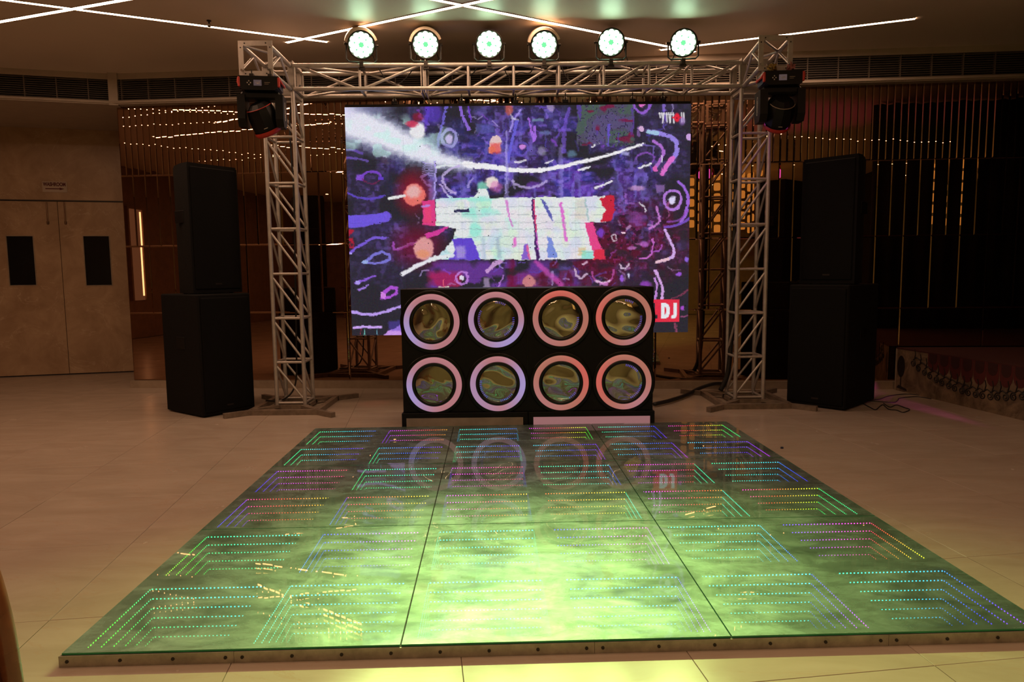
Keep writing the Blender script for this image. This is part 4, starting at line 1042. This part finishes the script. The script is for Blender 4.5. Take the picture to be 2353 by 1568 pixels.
# ------------------------------------------------------------------ par cans
def par(px, py, Y, rot, cream, label, tilt=22):
    p = D(px, py, Y)
    t = empty('par_light', p, 0, label, 'stage light', 'green par lights on the truss beam')
    # lens axis: local +z of T points to -y and down, local y up
    T = Matrix.Rotation(math.radians(rot), 4, 'Z') @ Matrix.Rotation(math.radians(90 + tilt), 4, 'X')
    ax = (T.to_3x3() @ Vector((0, 0, 1)))
    R = .128
    MB().lathe([(0, -.12), (.07, -.12), (.10, -.10), (R, -.05), (R, .0), (R, .03), (R + .008, .032), (R + .008, .042), (R - .006, .042), (R - .008, .004), (0, .004)], 36, T=T).build('housing', MT['parbody'], t, True)
    MB().lathe([(0, .006), (.100, .006)], 36, T=T).build('lens_plate', MT['parface'], t)
    led = MB()
    for cnt, rad, off in ((12, .094, 0), (6, .050, .3)):
        for k in range(cnt):
            a = 2 * math.pi * k / cnt + off
            TT = T @ Matrix.Translation((rad * math.cos(a), rad * math.sin(a), .008))
            MB_l = MB().lathe([(0, .010), (.012, .009), (.0262, .003), (.0268, 0)], 14, T=TT)
            o = MB_l.build('led_lens', MT['parled'], t, True)
    if cream:
        n = 14
        vs, fs = [], []
        for k in range(n + 1):
            a = math.radians(20 + 150 * k / n)
            for r, z in ((R + .012, .055), (R + .036, .045), (R + .036, -.09), (R + .012, -.09)):
                vs.append(tuple(T @ Vector((r * math.cos(a), r * math.sin(a), z))))
        for k in range(n):
            for q in range(4): fs.append((k * 4 + q, k * 4 + (q + 1) % 4, k * 4 + 4 + (q + 1) % 4, k * 4 + 4 + q))
        fs += [(0, 1, 2, 3), tuple(n * 4 + q for q in (3, 2, 1, 0))]
        MB().add(vs, fs).build('cream_hood', MT['parcream'], t)
    # U bracket and clamp
    zt = ZB1 - p[2]
    w = R + .018
    sx = Vector((math.cos(math.radians(rot)), math.sin(math.radians(rot)), 0))
    MB().path([sx * -w + Vector((0, 0, .01)), sx * -w + Vector((0, 0, zt + .03)), sx * -(w - .025) + Vector((0, 0, zt + .006)), sx * (w - .025) + Vector((0, 0, zt + .006)), sx * w + Vector((0, 0, zt + .03)), sx * w + Vector((0, 0, .01))], .009, 6).build('yoke', MT['parbody'], t)
    for s in (-1, 1):
        o = MB().path([sx * s * (w - .02), sx * s * (w + .02)], .012, 10).build('tilt_knob', MT['bolt'], t)
    MB().box(-.018, .018, -.03, .03, zt - .05, zt + .006).box(-.03, .03, -.02, .02, zt - .07, zt - .045).build('clamp', MT['bolt'], t)
    ld = bpy.data.lights.new('par_beam', 'SPOT'); ld.energy = PAR_W; ld.color = (.72, 1., .27); ld.spot_size = math.radians(66); ld.spot_blend = 1.; ld.shadow_soft_size = .05
    lo = bpy.data.objects.new('par_beam', ld); COL.objects.link(lo); lo.parent = t
    lo.location = ax * .07
    lo.rotation_mode = 'QUATERNION'; lo.rotation_quaternion = ax.to_track_quat('-Z', 'Y')
    return t
PY = LTy - h + .01
PAR = [((830, 103), 14, True, 'green lit par light with a cream hood, end of the row by the washroom doors'),
       ((978, 102), 6, True, 'green lit par light above the bolted joint of the truss beam'),
       ((1124, 101), 1, False, 'green lit par light third along the beam from the washroom doors'),
       ((1250, 103), 2, True, 'green lit par light with a cream hood, between two bare black ones'),
       ((1404, 97), -3, False, 'green lit par light fifth along the beam, in front of a ceiling line'),
       ((1570, 98), -6, False, 'green lit black par light, end of the row by the dark wall')]
for (px, py), rot, cream, lb in PAR: par(px, py, PY, rot, cream, lb)

# ------------------------------------------------------------------ moving heads hanging from the arms
def moving_head(x, y, z, rz, tilt, label, ropes, lensdir, sgn):
    t = empty('moving_head_light', (x, y, z), rz, label, 'stage light', 'moving head lights under the truss arms'); t.scale = (.80, .80, .90)
    # hanging base
    b = MB()
    prof = [(-.215, -.02), (.215, -.02), (.225, -.045), (.195, -.135), (.165, -.155), (-.165, -.155), (-.195, -.135), (-.225, -.045)]
    T = Matrix(((1, 0, 0, 0), (0, 0, 1, 0), (0, 1, 0, 0), (0, 0, 0, 1)))
    b.prism(prof[::-1], -.14, .14, T=T)
    smooth_by_angle(b.build('base', MT['black'], t), 20)
    for s in (-1, 1):
        hd = MB().path([(s * .222, -.13, -.05), (s * .236, -.09, -.075), (s * .236, .09, -.075), (s * .222, .13, -.05)], .012, 8)
        hd.cbox(min(s * .20, s * .226), max(s * .20, s * .226), -.145, -.11, -.125, -.03, .006).build('red_handle', MT['red'], t)
        MB().box(min(s * .196, s * .216), max(s * .196, s * .216), -.10, .12, -.13, -.085).build('side_panel', MT['blueside'], t)
    dsp = MB().box(-.055, .03, -.146, -.139, -.115, -.06).build('display', MT['screenlit'], t)
    text('digits', '160', dsp, (-.012, -.1475, -.09), .035, MT['whiteprint'])
    for dx, dz in ((0, .017), (0, -.017), (.017, 0), (-.017, 0)):
        MB().lathe([(0, .004), (.006, .004), (.007, 0)], 12, T=Matrix.Translation((-.105 + dx, -.140, -.088 + dz)) @ Matrix.Rotation(math.pi / 2, 4, 'X')).build('button', MT['whiteprint'], t)
    MB().box(.06, .12, -.1415, -.1395, -.085, -.08).box(.06, .105, -.1415, -.1395, -.10, -.096).build('print', MT['plinth'], t)
    for s in (-1, 1):
        MB().cbox(s * .10 - .025, s * .10 + .025, -.03, .03, -.02, .03, .005).path([(s * .10, 0, .02), (s * .10, 0, .07)], .007, 8).build('clamp', MT['bolt'], t)
    # yoke
    yk = MB().cbox(-.215, .215, -.085, .085, -.235, -.155, .02)
    for s in (-1, 1):
        pr = [(-.115, -.19), (.115, -.19), (.125, -.43), (.085, -.50), (-.08, -.50), (-.125, -.43)]
        TT = Matrix(((0, 0, 1, 0), (1, 0, 0, 0), (0, 1, 0, 0), (0, 0, 0, 1)))
        x0 = s * .205
        yk.prism(pr, x0 - .042, x0 + .042, T=TT)
    ya = smooth_by_angle(yk.build('yoke', MT['black'], t), 25)
    xx = sgn * .2475
    n = 20
    pts = []
    for k in range(n):
        a = 2 * math.pi * k / n
        pts.append((xx, .022 * math.cos(a), -.335 + (.068 if math.sin(a) >= 0 else -.068) + .022 * math.sin(a)))
    MB().path(pts, .0022, 6, closed=True).build('badge_outline', MT['whiteprint'], ya)
    bm = MB()
    for k in range(6): 
        zz = -.285 - k * .020
        bm.box(xx - .001, xx + .001, -.011, .011, zz - .003, zz)
        bm.box(xx - .001, xx + .001, -.011 if k % 2 else .007, -.007 if k % 2 else .011, zz - .012, zz)
    bm.build('badge_marks', MT['whiteprint'], ya)
    # head
    HT = Matrix.Translation((0, -.02, -.375)) @ Euler((lensdir[0], lensdir[1], 0)).to_matrix().to_4x4()
    hp = [(0, .125), (.085, .125), (.140, .085), (.158, .02), (.158, -.08), (.146, -.145), (.132, -.165), (.0, -.165)]
    smooth_by_angle(MB().lathe(hp, 10, T=HT @ Matrix.Rotation(math.radians(18), 4, 'Z')).build('head', MT['black'], t), 20)
    MB().lathe([(.155, -.140), (.157, -.168), (.140, -.190), (.122, -.180), (.132, -.165)], 28, T=HT).build('lens_rim', MT['red'], t, True)
    MB().lathe([(.0, -.172), (.07, -.176), (.126, -.172)], 28, T=HT).build('lens', MT['glassdark'] if sgn > 0 else MT['lens_purple'], t, True)
    ed = [HT @ Vector((.144 * math.cos(a), .144 * math.sin(a), .087)) for a in np.linspace(math.pi * 1.1, math.pi * 1.9, 9)]
    MB().path(ed, .004, 6).build('trim_line', MT['red'] if sgn > 0 else MT['plinth'], t)
    MB().box(-.022, .022, -.1565, -.1545, -.105, -.099, T=HT).build('print', MT['whiteprint'], t)
    if ropes:
        for s, m in ((-.1, 'ropeyellow'), (.1, 'ropepink')):
            kn = MB()
            rr = random.Random(int(s * 10) + 3)
            pp = [(s + rr.uniform(-.05, .05), -.03 + rr.uniform(-.03, .05), .03 + rr.uniform(-.03, .05)) for _ in range(14)]
            kn.path(pp, .013, 7).path([(s + rr.uniform(-.045, .045), -.04 + rr.uniform(-.02, .02), .03 + rr.uniform(-.03, .04)) for _ in range(9)], .012, 7)
            kn.build('tied_rope', MT[m], t, True)
    return t, HT
pzl = D(590, 180, PLY)[2]
mhz = ZB0 - .035
ml, _ = moving_head(D(603, 250, PLY - .02)[0], PLY - .02, mhz, math.radians(8), 0, 'black moving head light tilted sideways under the truss arm by the washroom doors', False, (.42, -.34), 1)
mr, mrT = moving_head(D(1791, 250, PLY - .02)[0], PLY - .02, mhz, math.radians(-4), 0, 'black moving head light tied with ochre and pink rope under the truss arm', True, (.72, .03), -1)
def spot(name, parent, frm, to, power, col, size, blend_=.6, rad=.04):
    ld = bpy.data.lights.new(name, 'SPOT'); ld.energy = power; ld.color = col; ld.spot_size = math.radians(size); ld.spot_blend = blend_; ld.shadow_soft_size = rad
    o = bpy.data.objects.new(name, ld); COL.objects.link(o)
    d = Vector(map(float, to)) - Vector(map(float, frm)); o.location = frm; o.rotation_mode = 'QUATERNION'; o.rotation_quaternion = d.to_track_quat('-Z', 'Y')
    return o
ft = G(860, 928); lp = Vector((ml.location.x + .06, PLY + .1, mhz - .58))
spot('red_beam', ml, lp, ft, 26, (1., .10, .08), 8)

# ------------------------------------------------------------------ cables along the beam and towers
def cable(pts, r, label, name='power_cable', cat='cable', group=None, m='cable', sub=6):
    P = [Vector(map(float, p)) for p in pts]
    out = []
    for i in range(len(P) - 1):
        p0, p1, p2, p3 = P[max(i - 1, 0)], P[i], P[i + 1], P[min(i + 2, len(P) - 1)]
        for k in range(sub):
            t = k / sub; t2, t3 = t * t, t * t * t
            out.append(.5 * ((2 * p1) + (p2 - p0) * t + (2 * p0 - 5 * p1 + 4 * p2 - p3) * t2 + (3 * p1 - p0 - 3 * p2 + p3) * t3))
    out.append(P[-1])
    c = out[0].copy()
    return tag(MB().path([p - c for p in out], r, 6).build(name, MT[m], None, True, c), label, cat, group)
yb = LTy - .02
cz = ZB1 + .012
CL = ['thin black cable looping from the first par light into the truss beam', 'thin black cable between the second and third par lights', 'thin black cable between the third and fourth par lights',
      'thin black cable sagging between the fourth and fifth par lights', 'thin black cable between the fifth par light and the one by the dark wall']
for k in range(5):
    xa, xb = D(PAR[k][0][0], 120, yb)[0], D(PAR[k + 1][0][0], 120, yb)[0]
    f = lambda a: xa + (xb - xa) * a
    cable([(f(.17), yb - .06, cz + .12), (f(.24), yb, cz), (f(.36), yb + .03, ZB0 + .16 - .03 * (k % 2)), (f(.55), yb + .02, ZB0 + .10 + .05 * (k % 3)), (f(.74), yb, ZB0 + .19), (f(.83), yb - .03, cz), (f(.88), yb - .06, cz + .10)], .0055, CL[k])
cable([D(690, 195, LTy), (LTx + .06, LTy, 3.0), (LTx + .07, LTy, 2.2), (LTx + .05, LTy, 1.4), (LTx + .03, LTy + .01, .7), (LTx + .0, LTy + .02, .25), (LTx - .12, LTy - .02, .09), (LTx - .33, LTy + .05, .066)], .009, 'black power cable dropping inside the tower by the washroom doors')
cable([D(1706, 230, RTy + .1), (RTx - .10, RTy + .10, 2.9), (RTx - .10, RTy + .11, 2.2), (RTx - .11, RTy + .10, 1.4), (RTx - .12, RTy + .10, .7), (RTx - .15, RTy + .10, .3), (RTx - .22, RTy + .12, .1)], .026, 'thick dark cable bundle taped along the tower by the dark wall', 'cable_bundle')
pa = [G(1503, 936), G(1540, 927), G(1575, 915), G(1606, 903), G(1640, 897), G(1668, 892)]
cable([(p[0], p[1], .03) for p in pa[:3]] + [(pa[3][0], pa[3][1], .05), (pa[4][0], pa[4][1], .075), (pa[5][0], pa[5][1], .05)], .021, 'thick black cable running from the DJ booth to the truss base', 'floor_cable')
ctr = G(1655, 893)
cable([(ctr[0] + .10 * math.cos(a) + .01 * a / 3, ctr[1] + .25 + .012 * a, .13 + .11 * math.sin(a)) for a in np.linspace(0, 17, 26)], .009, 'small coil of black cable leaning behind the truss tower by the dark wall', 'cable_coil', sub=3)
def wire(px, label):
    q = [G(*p) for p in px]; cable([(p[0], p[1], .005) for p in q], .0045, label, 'floor_wire')
wire([(1996, 920), (2020, 919), (2040, 912), (2065, 908), (2090, 907), (2130, 912)], 'thin black wire arching over the floor from the speaker to the stage')
wire([(1998, 922), (2030, 925), (2055, 926), (2064, 920), (2066, 917), (2085, 914), (2110, 913), (2140, 918)], 'thin black wire looping beside the other wire by the stage')
wire([(1985, 930), (2000, 938), (2012, 943), (2022, 935), (2030, 932), (2042, 942), (2060, 944), (2075, 949), (2090, 943), (2078, 938), (2060, 932), (2045, 937), (2030, 928)], 'tangled thin black wire lying on the floor beside the speaker')
pf = G(1796, 1031)
tag(MB().prism([(-.012, -.008), (.010, -.012), (.016, .006), (-.004, .012)], 0, .012).build('plastic_scrap', MT['blueside'], None, False, (pf[0], pf[1], 0)), 'tiny dark plastic scrap lying on the marble beside the dance floor', 'scrap')

# ------------------------------------------------------------------ loudspeakers
def speaker(name, loc, rz, w, d, hgt, label, kind, mirror=1):
    t = empty(name, loc, rz, label, 'speaker', 'black loudspeakers')
    if kind == 'sub':
        MB().cbox(-w / 2, w / 2, -d / 2, d / 2, .012, hgt, .012).build('cabinet', MT['spk'], t)
    else:
        # trapezoid plan, wide front
        b = .78
        pr = [(-w / 2, -d / 2), (w / 2, -d / 2), (w / 2, -d / 2 + .12), (w / 2 * b, d / 2), (-w / 2 * b, d / 2), (-w / 2, -d / 2 + .12)]
        smooth_by_angle(MB().prism(pr, .008, hgt - .02).prism([(x * .97, y * .97) for x, y in pr], hgt - .02, hgt).build('cabinet', MT['spk'], t), 15)
    g = MB().cbox(-w / 2 + .025, w / 2 - .025, -d / 2 - .012, -d / 2 + .002, .045, hgt - .035, .008).build('grille', MT['grille'], t)
    MB().box(-.035, .035, -d / 2 - .0135, -d / 2 - .011, .09, .105).build('badge', MT['bolt'], g)
    for sx in (-1, 1):
        for sy in (-1, 1):
            MB().lathe([(0, 0), (.02, 0), (.024, .014), (0, .014)], 12, T=Matrix.Translation((sx * (w / 2 * .72 - .02), sy * (d / 2 - .05), 0))).build('foot', MT['black'], t)
    for s in (-1, 1):
        MB().cbox(s * w / 2 - .006, s * w / 2 + .006, -.08, .08, hgt * .55, hgt * .55 + .12, .004).build('handle', MT['black'], t)
    return t
def stack(A, B, C, front_BC, sub_h_px, top_h_px, labels, shift):
    """A, B, C: floor corners from the photo, B the near one"""
    A, B, C = np.array(A), np.array(B), np.array(C)
    if front_BC: dirw = (C - B); other = A - B
    else: dirw = (B - A); other = C - B
    w = np.linalg.norm(dirw[:2]); dep = np.linalg.norm(other[:2])
    rz = math.atan2(dirw[1], dirw[0])
    ctr = (A + C) / 2
    hs_ = D(sub_h_px[0], sub_h_px[1], B[1])[2]
    speaker('bass_speaker', (ctr[0], ctr[1], 0), rz, w, dep, hs_, labels[0], 'sub')
    ht = D(top_h_px[0], top_h_px[1], B[1] + .1)[2] - hs_
    speaker('top_speaker', (ctr[0] + shift[0], ctr[1] + shift[1], hs_), rz, w * .92, .36, ht, labels[1], 'top')
stack(G(383, 945), G(469, 962), G(588, 940), True, (462, 677), (470, 372), ('black bass speaker on the floor beside the washroom-side truss tower', 'tall black speaker standing on the bass speaker nearer the washroom doors'), (.05, -.03))
stack(G(1820, 930), G(1957, 948), G(1995, 920), False, (1965, 655), (1965, 349), ('black bass speaker on the floor between the truss tower and the stage', 'tall black speaker standing on the bass speaker beside the stage'), (-.03, -.03))

# ------------------------------------------------------------------ stage with printed skirt
S0, S1 = G(2043, 893), G(2353, 967)
Sd = S1 - S0; Sd[2] = 0; SL = np.linalg.norm(Sd); Sd /= SL
SLEN = 4.6
S0 = S0 + Sd * .10
saz = math.atan2(Sd[1], Sd[0])
SHt = D(2045, 799, S0[1])[2]
# local x along the skirt (towards the room), local +y away from the stage body? body lies on the +X side of the world
side = 1 if (-Sd[1]) > 0 else -1
stg = empty('low_stage', S0, saz, 'low stage with dark red carpet and a printed stone and scrollwork skirt', 'stage')
def st_loc(x, y): return ((x - S0[0]) * Sd[0] + (y - S0[1]) * Sd[1], -(x - S0[0]) * Sd[1] + (y - S0[1]) * Sd[0])
wy = lambda x: 8.40 + WS * x - .07
spoly = [(0, .004), (SLEN, .004), st_loc(7.5, 3.2), st_loc(7.5, wy(7.5))]
if st_loc(S0[0] + .05, wy(S0[0] + .05))[1] > .01: spoly.append(st_loc(S0[0] + .05, wy(S0[0] + .05)))
MB().prism(spoly, 0, SHt - .012).build('stage_body', MT['stagestone'], stg)
MB().prism([(x, y if y > .01 else -.006) for x, y in spoly], SHt - .012, SHt).build('carpet_top', MT['carpet'], stg)
def sk(px, py):
    n = np.array([-Sd[1], Sd[0], 0]); p = PL(px, py, S0, n) - S0
    return float(p @ Sd), float(p[2])
MB().box(0, SLEN, -.004, .004, 0, SHt - .012).build('printed_skirt', MT['stagestone'], stg)
# red scallops hanging from the top edge, one by one
def scallop(x0, x1, z, depth, m, off):
    n = 12
    pts = [(x0, SHt - .012), (x0, z)] + [(x0 + (x1 - x0) * (.5 - .5 * math.cos(math.pi * k / n)), z - depth * math.sin(math.pi * k / n)) for k in range(1, n)] + [(x1, z), (x1, SHt - .012)]
    return MB().prism([(a, b) for a, b in pts], off, off + .002, T=Matrix(((1, 0, 0, 0), (0, 0, -1, 0), (0, 1, 0, 0), (0, 0, 0, 1)))).build('red_swag', m, stg)
cxs = [.50 + .155 * k for k in range(20)]
for k, x in enumerate(cxs):
    sag = .10 + .05 * math.sin(math.pi * min(1, k / 7.))
    scallop(x, x + .150, SHt - .05 - sag * .55, .07 + sag * .3, MT['drape_red'], .0045)
    scallop(x + .02, x + .130, SHt - .05 - sag * .15, .06, MT['drape_dark'], .0068)
# scrolls in a sagging double row and lattice
sc = MB()
def spiral(cx, cz, r, a0, turn):
    return [(cx + r * (1 - .75 * t) * math.cos(a0 + turn * t * 2 * math.pi * 1.5), -.0075, cz + r * (1 - .75 * t) * math.sin(a0 + turn * t * 2 * math.pi * 1.5)) for t in np.linspace(0, 1, 18)]
def sag_z(x): return SHt - .13 - .20 * math.sin(math.pi * min(max((x - .28) / 1.75, 0), 1)) ** .8
k = 0
x = .28
while x < 3.6:
    xm = x if x < 2.03 else x - 1.75
    z = sag_z(xm)
    scp = MB().path(spiral(x, z - .015, .040, 1.2 + .4 * (k % 2), 1 if k % 2 else -1), .0055, 5)
    scp.path([(x, -.0075, z + .02), (x + .05, -.0075, z + .055), (x + .11, -.0075, z + .03)], .0055, 5)
    scp.path([(x + .02, -.0075, z + .03), (x + .035, -.0075, z + .09), (x + .02, -.0075, z + .14)], .005, 5)
    scp.build('scroll', MT['iron'], stg)
    x += .088; k += 1
# printed urn tree at the far end
tr = MB()
tr.prism([(.09 + .062 * math.cos(a), SHt * .58 + .125 * math.sin(a)) for a in np.linspace(0, 2 * math.pi, 14, endpoint=False)], .0045, .0065, T=Matrix(((1, 0, 0, 0), (0, 0, -1, 0), (0, 1, 0, 0), (0, 0, 0, 1))))
tr.prism([(.085, .06), (.10, .06), (.097, SHt * .40), (.088, SHt * .40)], .0045, .0065, T=Matrix(((1, 0, 0, 0), (0, 0, -1, 0), (0, 1, 0, 0), (0, 0, 0, 1))))
tr.prism([(.03, .035), (.20, .015), (.19, .04), (.06, .07)], .0045, .0065, T=Matrix(((1, 0, 0, 0), (0, 0, -1, 0), (0, 1, 0, 0), (0, 0, 0, 1))))
tr.build('painted_tree', MT['iron'], stg)
MB().box(0, .022, -.009, -.003, 0, SHt - .012).build('skirt_end', MT['plinth'], stg)

# ------------------------------------------------------------------ chair at the near corner
CYd = 1.62
pe = D(50, 1600, CYd)                                   # outer edge of its back frame
ch = empty('banquet_chair', (pe[0] - .235, CYd, 0), 0, 'red-brown wooden chair with curved back frame at the near edge of the marble', 'chair')
half = [(.175, 0, 0), (.20, 0, .16), (.215, 0, .33), (.212, 0, .46), (.198, 0, .60), (.165, 0, .74), (.10, 0, .85), (0, 0, .89)]
full = half + [(-x, y, z) for x, y, z in half[-2::-1]]
dense = []
for i in range(len(full) - 1):
    a, b = Vector(full[i]), Vector(full[i + 1])
    p0, p3 = Vector(full[max(i - 1, 0)]), Vector(full[min(i + 2, len(full) - 1)])
    for k in range(5):
        t = k / 5; dense.append(.5 * (2 * a + (b - p0) * t + (2 * p0 - 5 * a + 4 * b - p3) * t * t + (3 * a - p0 - 3 * b + p3) * t ** 3))
dense.append(Vector(full[-1]))
MB().path(dense, .024, 10).build('back_frame', MT['wood'], ch, True)
ins = [(p.x * .86, -.002, p.z) for p in dense if p.z > .47]
ins = [(x, z * .965 + .0) for x, _, z in ins]
MB().prism([(x, z) for x, z in ins], -.012, .012, T=Matrix(((1, 0, 0, 0), (0, 0, -1, 0), (0, 1, 0, 0), (0, 0, 0, 1)))).build('back_pad', MT['uph'], ch)
MB().cbox(-.205, .205, -.44, .0, .40, .47, .02).build('seat', MT['uph'], ch)
MB().cbox(-.212, .212, -.445, .0, .355, .405, .008).build('seat_rail', MT['wood'], ch)
for s in (-1, 1):
    MB().path([(s * .185, -.42, 0), (s * .19, -.42, .2), (s * .185, -.415, .37)], [.016, .019, .024], 10).build('leg', MT['wood'], ch, True)
    MB().path([(s * .192, -.42, .18), (s * .20, -.01, .18)], .010, 8).build('stretcher', MT['wood'], ch, True)

# ------------------------------------------------------------------ the hall behind the camera, seen in the mirrors
def mirror_pt(px, py, Yb):
    p = PL(px, py, WO, Wn); d = ray(px, py); d = d / np.linalg.norm(d); d = d - 2 * (d @ Wn) * Wn
    return p + d * ((Yb - p[1]) / d[1])
def mirror_x(px, py, X):
    p = PL(px, py, WO, Wn); d = ray(px, py); d = d - 2 * (d @ Wn) * Wn
    return p + d * ((X - p[0]) / d[0])
a, b = mirror_x(294, 480, -9.44), mirror_x(334, 690, -9.44)
y0, y1 = sorted((a[1], b[1])); z0, z1 = sorted((a[2], b[2])); z0 = max(z0, .02)
t = empty('lit_drape_panel', (-9.44, (y0 + y1) / 2, z0), 0, 'warm lit cream panel with a glowing tube on the side wall seen in the mirrors', 'wall panel')
w, hh = (y1 - y0) / 2, z1 - z0
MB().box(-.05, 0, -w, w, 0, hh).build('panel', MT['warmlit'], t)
MB().box(-.05, .03, -w - .05, -w, 0, hh).box(-.05, .03, w, w + .05, 0, hh).box(-.05, .03, -w - .05, w + .05, hh, hh + .05).build('frame', MT['rearwall'], t)
MB().path([(.03, -w + .08, .1), (.03, -w + .08, hh - .05)], .018, 10).build('glow_tube', MT['warmtube'], t)
for k, px in enumerate((556, 585)):
    a = mirror_pt(px, 520, -5.9)
    t = empty('wall_tube_light', (a[0], -6.1, 1.0), 0, 'tall thin warm tube light on the rear wall seen in the mirrors', 'light', 'tube lights on the rear wall')
    MB().path([(0, .05, 0), (0, .05, 1.5)], .02, 10).build('tube', MT['warmtube'], t); MB().box(-.03, .03, 0, .03, -.02, 1.52).build('backplate', MT['rearwall'], t)
# amber lanterns
lroot = []
for i in range(9):
    for j in range(6):
        px = 1585 + 20 * i; py = 405 + 24 * j
        a = mirror_pt(px, py + (i % 2) * 8, -1.6)
        t = empty('amber_lantern', (a[0], -1.6, a[2]), 0, 'small amber lantern of the glowing lantern screen seen in the mirrors', 'lantern', 'lanterns of the glowing screen')
        MB().lathe([(0, 0), (.07, 0), (.08, .03), (.08, .15), (.065, .18), (0, .18)], 10).build('shade', MT['lantern'], t, True)
        MB().lathe([(.0, .18), (.02, .18), (.02, .20), (0, .20)], 8).build('cap', MT['rearwall'], t)
# black stage curtain beyond the frame and a magenta uplight beside the stage
cu = MB(); n = 60; vs = []
for k in range(n + 1):
    x = 5.02 + 2.5 * k / n; y = 5.42 + .04 * math.sin(k * 1.1)
    vs += [(x, y, SHt + .001), (x, y, CEIL - .02)]
cu.add(vs, [(2 * k, 2 * k + 2, 2 * k + 3, 2 * k + 1) for k in range(n)])
o = tag(cu.build('stage_curtain', MT['black_wall'], None, True), 'black pleated stage curtain standing across the low stage', 'curtain')
sm = o.modifiers.new('thick', 'SOLIDIFY'); sm.thickness = .01
up = empty('uplight', (4.35, 4.3, 0), 0, 'small black floor uplight throwing magenta light on the ceiling beside the stage', 'stage light')
MB().lathe([(0, 0), (.08, 0), (.08, .02), (.06, .03), (.06, .14), (.07, .16), (0, .14)], 16).build('can', MT['black'], up, True)
spot('magenta_wash', up, (4.35, 4.3, .22), (4.2, 4.5, 3.8), 80, (1., .05, .38), 50, 1.)
spot('magenta_spill', up, (4.30, 4.42, .26), G(2035, 914), 300, (1., .07, .6), 8, .8)
# downlights over the hall
for k in range(14):
    x, y = -7.5 + (k % 7) * 1.9, -1.8 - 2.2 * (k // 7)
    t = empty('downlight', (x, y, CEIL), 0, 'small round downlight in the hall ceiling seen in the mirrors', 'light', 'downlights over the hall')
    MB().lathe([(0, -.004), (.045, -.004)], 16).build('lens', MT['downlight'], t); MB().lathe([(.045, 0), (.045, -.008), (.06, -.008), (.062, 0)], 16).build('bezel', MT['beige'], t)
# long bar counter
bc = empty('bar_counter', (-4.6, -4.6, 0), 0, 'long dark brown panelled bar counter in the hall seen in the mirrors', 'counter')
MB().cbox(-2.6, 2.6, -.3, .3, 0, 1.0, .01).build('body', MT['rearwall'], bc)
MB().cbox(-2.66, 2.66, -.36, .38, 1.0, 1.05, .01).build('worktop', MT['wood'], bc)
for k in range(10): MB().cbox(-2.55 + k * .515, -2.12 + k * .515, .30, .325, .12, .9, .008).build('front_panel', MT['wood'], bc)
